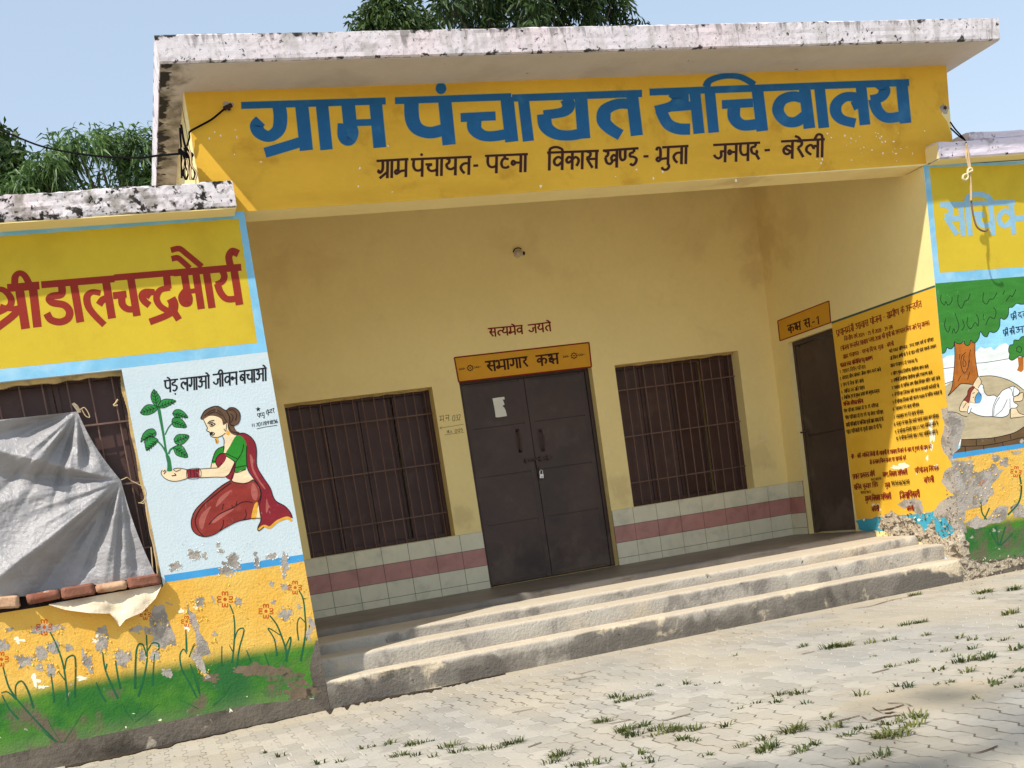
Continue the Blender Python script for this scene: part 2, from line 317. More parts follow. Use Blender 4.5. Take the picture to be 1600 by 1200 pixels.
# ---------------------------------------------------------------- setting: paved yard
def paving():
    t = NT('interlocking_concrete_paving')
    hx, hy = .1125, .225                                 # long wavy-sided blocks laid end to end away from the building
    tri = t.math('PINGPONG', t.math('DIVIDE', t.y, hy), .5)
    sx = t.math('MULTIPLY', t.math('SUBTRACT', t.ramp(tri, .17, .33), .5), .24)
    u = t.math('ADD', t.math('DIVIDE', t.x, hx), sx); cell = t.math('FLOOR', u); fu = t.math('FRACT', u)
    v = t.math('ADD', t.math('DIVIDE', t.y, hy), t.math('MULTIPLY', cell, .5)); row = t.math('FLOOR', v); fr = t.math('FRACT', v)
    wob = t.math('MULTIPLY', t.math('SUBTRACT', t.noise(25, 3), .5), .03)
    du = t.math('ADD', t.math('MINIMUM', fu, t.math('SUBTRACT', 1, fu)), wob)
    dv = t.math('ADD', t.math('MINIMUM', fr, t.math('SUBTRACT', 1, fr)), t.math('MULTIPLY', wob, .6))
    kink = t.math('SUBTRACT', 1, t.ramp(t.math('ABSOLUTE', t.math('SUBTRACT', tri, .25)), .05, .12))
    ju = t.ramp(du, .07, .02); jv = t.ramp(dv, .032, .010)
    cv = t.t.nodes.new('ShaderNodeCombineXYZ'); t.link(cell, cv.inputs[0]); t.link(row, cv.inputs[1])
    wn = t.t.nodes.new('ShaderNodeTexWhiteNoise'); t.link(cv.outputs[0], wn.inputs['Vector']); rnd = wn.outputs['Value']
    fill = t.noise(.9, 5, off=3)                       # where sand has filled the joints
    fine = t.noise(7, 4, off=8)
    ku = t.math('MULTIPLY', ju, t.ramp(t.math('ADD', t.math('ADD', fill, t.math('MULTIPLY', fine, .5)), t.math('MULTIPLY', kink, .22)), .70, .96, .10, 1))
    kv = t.math('MULTIPLY', jv, t.ramp(t.math('ADD', t.noise(1.6, 5, off=13), t.math('MULTIPLY', t.noise(5, 3, off=2), .4)), .76, .98, .05, .85))
    j = t.math('MAXIMUM', ku, kv)
    base = t.mix(t.ramp(t.noise(1.1, 6, off=1), .35, .65), c(155, 151, 143), c(168, 161, 148))
    base = t.mix(1.0, base, t.math('MULTIPLY_ADD', rnd, .26, .87), 'MULTIPLY')
    base = t.mix(1.0, base, t.ramp(t.noise(40, 6, off=5), .3, .7, .93, 1.06, False), 'MULTIPLY')
    def spot(x, y, rx, ry, amp=.5):
        d = t.math('SQRT', t.math('ADD', t.math('POWER', t.math('DIVIDE', t.math('SUBTRACT', t.x, x), rx), 2), t.math('POWER', t.math('DIVIDE', t.math('SUBTRACT', t.y, y), ry), 2)))
        return t.math('ADD', t.math('SUBTRACT', 1, d), t.math('MULTIPLY', t.math('SUBTRACT', t.noise(2.2, 6, off=x), .5), amp*2))
    sand = at(1440, 1090, 2, 0)
    s = t.ramp(spot(sand.x, sand.y, .62, .40, .5), 0, .55)
    edge = t.math('MULTIPLY', t.ramp(t.math('ADD', t.y, t.math('MULTIPLY', t.math('SUBTRACT', t.noise(1.6, 5, off=21), .5), .5)), -.42, -.02), .75)
    film = t.math('MULTIPLY', t.ramp(t.noise(.7, 5, off=31), .42, .66), .55)
    sandy = t.math('MAXIMUM', t.math('MULTIPLY', s, .95), t.math('MAXIMUM', edge, film))
    col = t.mix(sandy, base, c(174, 161, 138))
    jm = t.math('MULTIPLY', j, t.math('SUBTRACT', 1, t.math('MULTIPLY', t.math('MAXIMUM', s, edge), .9)))
    jc = t.mix(t.ramp(t.noise(.55, 3, off=51), .44, .56), c(108, 97, 80), c(200, 193, 182))
    col = t.mix(jm, col, jc)
    mud = t.ramp(t.noise(1.7, 8, .65, off=61), .60, .72); col = t.mix(t.math('MULTIPLY', mud, .45), col, c(136, 122, 100))
    grn = t.ramp(t.noise(22, 7, off=41), .66, .72); col = t.mix(t.math('MULTIPLY', grn, .35), col, c(120, 110, 92))
    h = t.math('SUBTRACT', t.math('MULTIPLY', t.noise(70, 6), .35), t.math('MULTIPLY', t.math('MAXIMUM', jm, t.math('MULTIPLY', t.math('MAXIMUM', ju, jv), .25)), 1.4))
    h = t.math('ADD', h, t.math('MULTIPLY', rnd, .25))
    return t.finish(col, .93, h, .6, .008, .15)
m_pave = paving()
def gz(x, y):
    z = -.03*min(1, max(0, (0.2-x)/1.8)) if x < .2 else 0
    return z + (.007*noise.noise(Vector((x*1.1, y*1.1, 0))) if y < -.05 else 0)
def ground():
    m = MB(); xs = [-70, -20, -8]+[-4+.12*i for i in range(118)]+[14, 30, 80]; ys = [-60, -20, -9]+[-7.6+.12*i for i in range(66)]+[4, 10, 30, 120]
    for y in ys:
        for x in xs: m.v.append((x, y, gz(x, y)))
    n = len(xs)
    for j in range(len(ys)-1):
        for i in range(n-1): m.f.append((j*n+i, j*n+i+1, (j+1)*n+i+1, (j+1)*n+i))
    return tag(m.build('paved_ground', m_pave, None, True), kind='structure')
ground()
m_soil = M('dark_soil', c(58, 48, 38), 1, .3, 6, 1, 40)

# ---------------------------------------------------------------- the building
B = thing('village_office_building', 'yellow village council building with open veranda, blue lettering and painted murals', 'building', (2.4, 0, 0))
B.location = (0, 0, 0)
FX = lambda x, z, y: (x, y, z)          # u = X, v = Z, w = Y
SX = lambda y, z, x: (x, y, z)          # u = Y, v = Z, w = X
# survey of levels
zpL = at(260, 343, 1, 0).z; oL = -at(260, 330, 2, zpL).y
zpR = at(1500, 257, 1, 0).z; oR = .15
WXR = at(192, 577, 1, 0).x*.5+at(250, 900, 1, 0).x*.5; WZ1 = at(191, 577, 1, 0).z; WZ0 = at(250, 921, 1, 0).z
print('survey', zpL, oL, zpR, WXR, WZ0, WZ1)
WXL = WXR-1.75
# wing walls
gridwall([-4.6, WXL, WXR, XL], [-.2, WZ0, WZ1, zpL], [(WXL, WXR, WZ0, WZ1)], 0, .22, FX).build('wing_wall', m_panel, B)
gridwall([XR, 9.6], [-.2, zpR], [], 0, .22, FX).build('wing_wall', m_panel, B)
# inner side walls of the veranda and hall
gridwall([.22, 6], [-.2, ZT], [], XL, XFL, SX).build('side_wall', m_cream, B)
S1, S2, SDH = 2.181, 1.408, 2.442
gridwall([.22, S2, S1, D], [-.2, ZF, SDH, ZT], [(S2, S1, ZF, SDH)], XR, XFR, SX).build('side_wall', m_cream, B)
# back wall with its two windows and the double door
A1, A2, B1_, B2_, ZS, ZH, D1, D2, ZDH = .095, 1.510, 3.422, 4.832, 1.037, 2.461, 1.783, 3.171, 2.505
gridwall([XL, A1, A2, D1, D2, B1_, B2_, XR], [-.2, ZF, ZS, ZH, ZDH, ZT], [(A1, A2, ZS, ZH), (B1_, B2_, ZS, ZH), (D1, D2, ZF, ZDH)], D, D+.24, FX).build('back_wall', m_cream, B)
# interior darkness: plain panels added close behind the shutters to block the sky
m = MB(); m.box(XL, XR, D+.5, D+.6, -.2, ZT); m.box(-4.6, XFL, .7, .8, -.2, zpL); m.build('backing_panel', m_cream, B)
m = MB(); m.face([(XR-.0002, .0005, 2.475), (XR-.0002, .24, 2.475), (XR-.0002, .24, ZB-.004), (XR-.0002, .0005, ZB-.004)]); m.build('reveal_paint', m_cream, B)
# fascia beam
yb = at(880, 312.5, 2, ZB).y
m = MB(); m.box(XFL, XFR, 0, yb, ZB, ZT); m.build('fascia_beam', m_cream, B)
m = MB(); m.poly([(287.5, 143.5), (1478.6, 101.5), (1483.5, 172), (1475, 166), (1471, 178), (1480, 190), (1487.5, 214), (1442, 256), (880, 297), (640, 315.5), (381, 330.5), (311.5, 279)][:7]+[(1489.5, 250), (1442, 256.2), (1160, 276.3), (880, 296.6), (640, 313.8), (382, 330.5), (319, 330.5)], 'F', .002)
m.build('fascia_paint', m_gold, B)
# roof slab with its ragged limewashed edge
zst = at(241.3, 53.3, 1, -.436).z
def worn_slab(x0, x1, y0, y1, z0, z1, nx, amp, name, mat, seed=0, nz=6, top=1.0):
    m = MB(); xs = [x0+(x1-x0)*i/nx for i in range(nx+1)]
    prof = [(y1, z0), (y0+.012, z0)]+[(y0, z0+.008+(z1-z0-.02)*k/nz) for k in range(nz+1)]+[(y0+.02, z1), (y0+.1, z1), (y1, z1)]
    n = len(prof)
    for i, x in enumerate(xs):
        for k, (y, z) in enumerate(prof):
            q = Vector((x*3.1, k*.7, seed)); q2 = Vector((x*19, k*2.0, seed+5))
            d = amp*(noise.noise(q)+.6*noise.noise(q2))
            fr = 1 if 1 <= k < n-1 else 0
            m.v.append((x, y+(d*.5 if fr else 0), z+(d*(top if k > nz+1 else .5) if fr else 0)))
    for i in range(nx):
        for k in range(n):
            a, b = k, (k+1) % n
            m.f.append((i*n+a, (i+1)*n+a, (i+1)*n+b, i*n+b))
    m.f.append(tuple(range(n-1, -1, -1))); m.f.append(tuple(nx*n+k for k in range(n)))
    return m.build(name, mat, B)
XSL, XSR = -.722, 5.70
worn_slab(XSL, XSR, -.44, 6.2, ZT, zst, 200, .007, 'roof_slab', m_white)
m = MB(); m.box(XSL+.006, XSR-.006, -.42, 6.1, ZT-.006, ZT-.001); m.build('slab_soffit', m_soffit, B)
# parapets of the wings
zptL = at(150, 294, 1, -oL).z; xpL = at(366, 300, 1, -oL).x
worn_slab(-4.8, xpL, -oL, 5.5, zpL, zptL, 160, .015, 'wing_parapet', m_mould, 3, 6, 1.3)
m = MB(); m.box(-4.8, xpL-.004, -oL+.008, .0, zpL-.008, zpL-.002); m.build('parapet_soffit', m_cream, B)
xpR = at(1467, 235, 1, -oR).x; zptR = at(1500, 218.5, 1, -oR).z; zpR0 = at(1500, 245.5, 1, -oR).z; xpR2 = at(1512, 210, 1, -.11).x; zpt2 = at(1560, 204.5, 1, -.1).z
print('parapetR', xpR, zptR, zpR0, zpt2, zpR, 'slab', zst, 'beam', yb)
worn_slab(xpR, 9.8, -oR, 5.5, zpR0, zptR, 70, .012, 'wing_parapet', m_mould2, 8, 5)
worn_slab(xpR2, 9.8, -oR+.03, 5.4, zptR+.004, zpt2, 70, .014, 'parapet_coping', m_mould2, 12, 4)
m = MB(); m.box(xpR-.006, xpR-.001, -oR+.01, 0, zpR0+.004, zptR-.012); m.box(xpR, 9.8, -oR+.01, 0, zpR0-.007, zpR0-.002); m.build('parapet_soffit', m_cream, B)
# veranda floor and the three steps
def step(yf, z0, z1, yb_, name, mat, seed, amp=.006):
    m = MB(); nx = 220; prof = [(yf+.004, z0), (yf, z0+(z1-z0)*.35), (yf+.002, z0+(z1-z0)*.7), (yf+.003, z1-.022), (yf+.009, z1-.007), (yf+.026, z1), (yf+.08, z1+.001), (yb_, z1+.002)]
    n = len(prof)
    for i in range(nx+1):
        x = XL+.002+(XR-XL-.004)*i/nx
        for k, (y, z) in enumerate(prof):
            s_ = [.5, .8, 1, 1.3, 1.5, 1.3, .7, 0][k]
            d = amp*s_*(noise.noise(Vector((x*2.3, k*.4, seed)))+.7*noise.noise(Vector((x*9, k*.8, seed+3))))
            chip = max(0, noise.noise(Vector((x*7.5, seed*2.2, 1)))-.38)*.055 if 3 <= k <= 5 else 0
            m.v.append((x, y+d+chip*.6, z+(d*.5 if 0 < k < 7 else 0)-chip*.7))
    for i in range(nx):
        for k in range(n-1): m.f.append((i*n+k, (i+1)*n+k, (i+1)*n+k+1, i*n+k+1))
    return m.build(name, mat, B, True)
for mt in (m_step, m_step_low):                      # pale dust lies on the treads
    n_ = mt.node_tree; b_ = n_.nodes['Principled BSDF']; old = b_.inputs['Base Color'].links[0].from_socket
    ge = n_.nodes.new('ShaderNodeNewGeometry'); sp = n_.nodes.new('ShaderNodeSeparateXYZ'); n_.links.new(ge.outputs['Normal'], sp.inputs[0])
    mr = n_.nodes.new('ShaderNodeMapRange'); mr.inputs[1].default_value = .35; mr.inputs[2].default_value = .9; mr.inputs[4].default_value = .8; n_.links.new(sp.outputs[2], mr.inputs[0])
    mx = n_.nodes.new('ShaderNodeMix'); mx.data_type = 'RGBA'; n_.links.new(mr.outputs[0], mx.inputs[0]); n_.links.new(old, mx.inputs[6]); mx.inputs[7].default_value = c(196, 182, 160); n_.links.new(mx.outputs[2], b_.inputs['Base Color'])
Y0, Y1, Y2, Z1, Z2, Z3 = 1.108, .523, .208, .417, .331, .194
step(Y0, Z1-.03, ZF, D+.02, 'veranda_floor', m_cement, 1, .006)
step(Y1, Z2-.03, Z1, Y0+.05, 'step', m_step, 2)
step(Y2, Z3-.03, Z2, Y1+.05, 'step', m_step, 3)
step(0.0, -.1, Z3, Y2+.05, 'step', m_step_low, 4, .008)
# tiled dado on the back and side walls
def tiles(x0, x1, pl, name, yv):
    rows = [(ZF, .072, 0), (ZF+.072, .155, 0), (ZF+.227, .167, 1), (ZF+.394, .164, 0)]
    W_ = .262; g = .0022; mats = ([], [])
    mw, mp_, mg = MB(), MB(), MB(); rnd = random.Random(5)
    xs = []; a = x1 if pl == 'L' else x0
    e = [x0]; 
    if pl == 'L':
        k = x1-W_*(.9)
        while k > x0: e.append(k); k -= W_
        e.append(x1)
    else:
        k = x0+W_*(.88)
        while k < x1-.02: e.append(k); k += W_
        e.append(x1)
    e = sorted(e)
    for z, h, q in rows:
        for a, b in zip(e[:-1], e[1:]):
            t = rnd.uniform(0, .0012); mm = mp_ if q else mw
            A = (a+g, b-g, z+g, z+h-g)
            if yv is not None: mm.box(A[0], A[1], D-.011-t, D-.004, A[2], A[3])
            else: mm.box(XR-.011-t, XR-.004, A[0], A[1], A[2], A[3])
    if yv is not None: mg.box(x0, x1, D-.006, D-.001, ZF, ZS-.003)
    else: mg.box(XR-.006, XR-.001, x0, x1, ZF, ZS-.003)
    o = mg.build('tile_dado', m_grout, B); mw.build('pale_tile_facing', m_tile_w, o); mp_.build('rose_tile_facing', m_tile_p, o)
tiles(XL+.01, D1, 'L', 'tile_dado', 1)
tiles(D2, XR-.012, 'R', 'tile_dado', 1)
tiles(S1+.02, D-.012, 'R', 'tile_dado', None)

# ---------------------------------------------------------------- windows and doors
def window(x0, x1, z0, z1, y, nbar, rails, label=None, gap=None):
    wroot = MB(); t = .035
    for a, b, cc, d in ((x0, x0+t, z0, z1), (x1-t, x1, z0, z1), (x0+t, x1-t, z0, z0+t), (x0+t, x1-t, z1-t, z1)): wroot.box(a, b, y+.04, y+.075, cc, d)
    o = wroot.build('window', m_shutter, B)
    if label: o['label'] = label
    # ribbed steel shutter leaves, one standing a little open where there is a gap
    n = 4; wl = (x1-x0-2*t)/n
    for k in range(n):
        s = MB(); a = x0+t+k*wl+.004; b = a+wl-.008; yy = y+.085; m_ = 1
        dy = .035 if gap == k else 0
        pts = []
        for q in range(m_):
            u0 = a+(b-a)*q/m_; u1 = a+(b-a)*(q+1)/m_
            pts += [(u0, yy), (u0+(u1-u0)*.5, yy+.004)]
        pts.append((b, yy))
        pts = [(x, yq+dy*(x-a)/(b-a)) for x, yq in pts]
        for (xa, ya), (xb, yb2) in zip(pts[:-1], pts[1:]): s.face([(xa, ya, z0+t), (xb, yb2, z0+t), (xb, yb2, z1-t), (xa, ya, z1-t)])
        s.box(a, a+.03, yy-.012, yy-.001, z0+t, z1-t); s.box(b-.03, b, yy-.012+dy, yy-.001+dy, z0+t, z1-t)
        s.build('shutter_leaf', m_shutter, o)
    g = MB(); rr = .0055
    for k in range(nbar):
        x = x0+(x1-x0)*(k+.5)/nbar+random.uniform(-.006, .006); g.tube([(x, y+.028, z0+.004), (x+random.uniform(-.004, .004), y+.028, z1-.004)], rr, 6)
    for q in rails:
        z = z0+(z1-z0)*q; g.box(x0+.003, x1-.003, y+.012, y+.022, z-.0055, z+.0055)
    g.build('window_grille', m_bar, o)
    return o
window(A1, A2, ZS, ZH, D+.10, 14, (.165, .5, .835), None, 2)
window(B1_, B2_, ZS, ZH, D+.10, 13, (.17, .5, .83), None, 2)
window(WXL, WXR, WZ0, WZ1, .075, 12, (.2, .5, .78))
# rough plaster lips round the openings
m = MB()
for (a, b, zz) in ((A1, A2, ZH), (B1_, B2_, ZH)):
    for k in range(60):
        x = a+(b-a)*k/60; d = .012+.010*noise.noise(Vector((x*8, zz, 2)))
        m.box(x, x+(b-a)/60, D+.088, D+.099, zz-d-.006, zz-.001)
m.build('lintel_mortar', m_reveal, B)
m = MB()
for k in range(90):
    x = WXL+(WXR-WXL)*k/90; d = .02+.02*noise.noise(Vector((x*9, 1, 2)))
    m.box(x, x+(WXR-WXL)/90, .045, .07, WZ1-d-.01, WZ1-.001)
m.build('lintel_mortar', m_reveal, B)
m = MB()
for k in range(60):
    z = WZ0+(WZ1-WZ0)*k/60; d = .012+.012*noise.noise(Vector((z*7, 1, 5)))
    m.box(WXR-d-.006, WXR-.001, .055, .07, z, z+(WZ1-WZ0)/60)
m.build('jamb_mortar', m_reveal, B)
# double steel door
def door_leaf(x0, x1, z0, z1, y, seams, parent, mp=lambda x, y, z: (x, y, z)):
    m = MB()
    m.box(x0, x1, y, y+.03, z0, z1)
    for a, b in ((x0+.002, x0+.055), (x1-.055, x1-.002)): m.box(a, b, y-.012, y-.0005, z0+.002, z1-.002)
    zz = [z0+.02]+[z0+(z1-z0)*s for s in seams]+[z1-.02]
    for a, b in zip(zz[:-1], zz[1:]): m.box(x0+.0555, x1-.0555, y-.011, y-.0006, a+.005, b-.005)
    m.v = [mp(*p) for p in m.v]
    return m.build('door_leaf', m_door, parent)
yd = D+.10
m = MB(); m.box(D1+.002, D1+.04, yd-.012, yd+.05, ZF+.004, ZDH-.003); m.box(D2-.04, D2-.002, yd-.012, yd+.05, ZF+.004, ZDH-.003); m.box(D1+.0405, D2-.0405, yd-.012, yd+.05, ZDH-.05, ZDH-.003)
dr = m.build('double_door', m_door, B)
xm = at(775, 606, 1, yd).x*.4+at(850, 905, 1, yd).x*.6
xm = (D1+D2)/2+.0
door_leaf(D1+.043, xm-.003, ZF+.012, ZDH-.053, yd+.005, (.3, .54, .78), dr)
door_leaf(xm+.003, D2-.043, ZF+.012, ZDH-.053, yd+.012, (.3, .54, .78), dr)
def handle(px, py):
    a = at(px, py, 1, yd); m = MB()
    m.tube(smooth([(a.x, yd+.003, a.z+.1), (a.x, yd-.03, a.z+.085), (a.x+.003, yd-.045, a.z), (a.x, yd-.03, a.z-.085), (a.x, yd+.003, a.z-.1)]), .011, 8)
    m.box(a.x-.018, a.x+.018, yd-.006, yd-.0015, a.z+.085, a.z+.115); m.box(a.x-.018, a.x+.018, yd-.006, yd-.0015, a.z-.115, a.z-.085)
    m.build('door_handle', m_handle, dr)
handle(810.5, 689); handle(846.5, 688)
m = MB(); a = at(820, 720, 1, yd); b = at(861, 715, 1, yd); hz = (a.z+b.z)/2
m.tube([(a.x, yd-.02, hz), (b.x, yd-.02, hz)], .010, 8)
for x in (a.x+.01, (a.x+b.x)/2+.03, b.x-.03): m.box(x-.014, x+.014, yd-.028, yd-.002, hz-.02, hz+.02)
k = at(837.5, 722, 1, yd); m.box(k.x-.012, k.x+.012, yd-.034, yd-.029, hz-.085, hz)
k0 = at(843, 733, 1, yd); m.tube([(k.x, yd-.032, hz-.07), (k0.x, yd-.036, hz-.12)], .007)
m.build('door_bolt', m_handle, dr)
# side door
m = MB(); xd = XR+.06
m.box(xd-.012, xd+.04, S2+.002, S2+.04, ZF+.004, SDH-.003); m.box(xd-.012, xd+.04, S1-.04, S1-.002, ZF+.004, SDH-.003); m.box(xd-.012, xd+.04, S2+.041, S1-.041, SDH-.045, SDH-.003)
sd = m.build('single_door', m_door, B)
door_leaf(S2+.043, S1-.043, ZF+.012, SDH-.05, xd+.004, (.52,), sd, lambda x, y, z: (y, x, z))
m = MB(); a = at(1252, 676, 0, XR+.05); m.tube([(xd-.03, a.y+.08, a.z), (xd-.03, a.y-.12, a.z)], .009); m.box(xd-.04, xd-.005, a.y-.02, a.y+.02, a.z-.03, a.z+.03); m.tube([(xd-.034, a.y+.07, a.z), (xd-.04, a.y+.075, a.z-.12)], .008)
m.build('door_bolt', m_handle, sd)
# ---------------------------------------------------------------- hand-painted Devanagari: brush strokes per letter (0..100, headline at 100)
def _st(s):
    out = []
    for q in s.split('|'):
        q = q.split(); out.append((q[0], [tuple(float(v) for v in p.split(',')) for p in q[1:]]))
    return out
G = {}
def g(ch, adv, s, bar=None): G[ch] = (adv, _st(s) if s else [], bar)
g('ग', 60, 'C 27,100 28,70 26,46 16,33 8,40 12,50', 50)
g('म', 66, 'L 20,100 20,36|C 21,36 12,42 6,32 12,22 22,28 34,36 56,38', 56)
g('प', 60, 'C 12,100 11,62 20,40 36,36 50,44', 50)
g('च', 66, 'L 4,68 34,68|C 34,67 18,58 18,42 32,30 56,36', 56)
g('य', 62, 'C 10,97 24,90 22,72 12,62 18,42 34,36 52,48', 52)
g('त', 60, 'C 50,64 28,64 14,46 20,24 32,10', 50)
g('स', 68, 'C 12,98 28,90 26,72 10,62|C 12,62 22,40 40,6|L 22,56 58,56', 58)
g('व', 60, 'C 50,62 30,74 12,58 14,36 30,28 50,48', 50)
g('ल', 70, 'C 60,58 46,66 40,48|C 42,52 30,72 12,62 10,40 24,24 32,18', 60)
g('र', 44, 'C 10,97 30,92 30,74 14,60|C 14,60 24,40 40,6')
g('ट', 52, 'L 26,100 26,80|C 44,76 22,80 12,58 18,34 36,30 46,38')
g('न', 56, 'C 46,54 20,56|C 22,56 12,66 6,54 12,44 22,52', 46)
g('क', 76, 'L 38,100 38,0|C 38,60 22,72 10,56 18,40 38,54|C 38,58 54,70 68,56 66,36 58,20')
g('ख', 86, 'C 8,97 26,92 26,74 12,62|C 12,62 22,32 40,24 52,36|C 74,62 58,72 46,56 54,40 74,50', 76)
g('ण', 72, 'C 8,100 8,62 18,40 34,46 36,62|L 36,100 36,50', 62)
g('ड', 54, 'L 30,100 30,80|C 30,80 10,74 10,58 28,54 44,42 40,20 24,8 10,18')
g('भ', 70, 'C 4,84 8,98 18,98 22,84 23,60 22,40|C 22,40 12,44 6,34 14,24 26,34 40,37 58,38', 58)
g('ज', 70, 'L 60,62 34,62|C 38,62 40,36 26,24 10,34 4,46', 60)
g('द', 50, 'L 28,100 28,82|C 30,80 8,74 10,48 28,38 36,50 30,58|C 30,40 38,24 48,6')
g('ब', 60, 'C 50,62 30,74 12,58 14,36 30,28 50,48|L 18,60 42,42', 50)
g('अ', 84, 'C 8,88 26,96 34,80 18,64 36,54 34,28 16,20 6,32|L 28,60 70,60', 70)
g('ह', 52, 'L 28,100 28,84|C 30,82 8,82 12,64 34,64 44,52 32,40 16,46|C 20,42 30,26 44,6')
g('इ', 50, 'L 28,100 28,86|C 30,84 10,80 12,62 36,60 42,42 24,32 12,38|C 20,32 30,18 42,4')
g('उ', 56, 'C 12,88 34,90 32,68 18,60 42,54 40,28 20,20 8,32')
g('ए', 54, 'C 12,100 12,66 24,48 38,60|L 38,100 38,60 46,20')
g('ध', 62, 'C 10,94 22,98 24,84 10,74 16,46 34,38 52,54', 52)
g('थ', 62, 'C 8,92 18,98 22,86 10,72 18,44 34,38 52,54', 52)
g('ष', 60, 'C 12,100 11,62 20,40 36,36 50,44|L 14,74 50,48', 50)
g('श', 64, 'C 8,76 20,92 30,78 18,60 36,44 30,30|C 10,46 24,58 40,28', 54)
g('फ', 80, 'C 10,100 9,62 18,40 32,36 44,46|L 44,100 44,0|C 44,56 62,66 72,50 64,30')
g('छ', 66, 'L 30,100 30,88|C 30,86 10,76 14,52 36,48 34,66 22,60|C 40,60 58,52 54,26 24,20')
g('घ', 62, 'C 10,88 24,92 22,74 10,60 22,40 52,52', 52)
g('झ', 80, 'C 8,88 26,96 34,80 18,64 36,54 32,30 14,30|L 34,60 66,60', 66)
g('ठ', 52, 'L 26,100 26,78|C 26,78 10,68 10,44 28,30 44,46 42,68 26,78')
g('ञ', 70, 'L 60,62 30,62|C 30,62 10,60 8,40 20,30', 60)
g('क्ष', 80, 'C 8,82 22,94 32,80 20,64 8,58|C 10,60 36,60 40,40 24,28 14,40 28,52 46,50 66,54|C 26,30 34,20 44,8', 66)
g('त्र', 58, 'L 48,62 14,62|L 48,60 6,12', 48)
g('श्र', 68, 'C 8,80 22,94 32,78 20,60 8,46|C 14,52 30,42 40,56|L 56,44 4,4', 56)
for h, s, a in (('ण्', 'C 8,100 8,62 18,40 34,46 36,62|L 36,100 36,50', 44), ('क्', 'L 34,100 34,0|C 34,60 20,72 8,56 16,40 34,54|L 34,58 52,60', 50)): G[h] = (a, _st(s), None)
DG = {'0': 'C 24,92 6,80 6,20 24,6 42,20 42,80 24,92', '1': 'L 10,74 26,92 26,6', '2': 'C 8,78 22,94 40,80 32,50 8,8|L 8,8 42,8', '3': 'C 8,88 36,92 34,60 18,54|C 18,54 44,50 36,10 8,12',
      '4': 'L 30,92 6,36 44,36|L 32,60 32,4', '5': 'L 40,92 12,92 10,56|C 10,56 42,64 42,14 8,10', '6': 'C 36,90 12,70 8,20 26,6 42,24 32,48 10,36', '7': 'L 6,90 42,90 18,4',
      '8': 'C 24,52 8,66 10,86 24,92 38,84 38,64 24,52 6,36 8,12 24,6 42,14 40,36 24,52', '9': 'C 40,56 20,44 8,64 20,90 40,86 40,50 26,6', '-': 'L 6,50 32,50', '.': 'L 8,4 14,4', ',': 'L 12,8 6,-10',
      '।': 'L 12,100 12,0', '(': 'C 22,108 8,80 8,24 22,-6', ')': 'C 6,108 20,80 20,24 6,-6', '/': 'L 6,0 30,100', ':': 'L 8,70 14,70|L 8,24 14,24', 'M': 'L 6,4 10,92 26,36 42,92 46,4', 'L': 'L 8,92 8,6 34,6', 'A': 'L 4,4 22,94 40,4|L 12,36 34,36', '?': 'L 8,4 12,4'}
CONS = 'कखगघङचछजझञटठडढणतथदधनपफबभमयरलवशषसह'
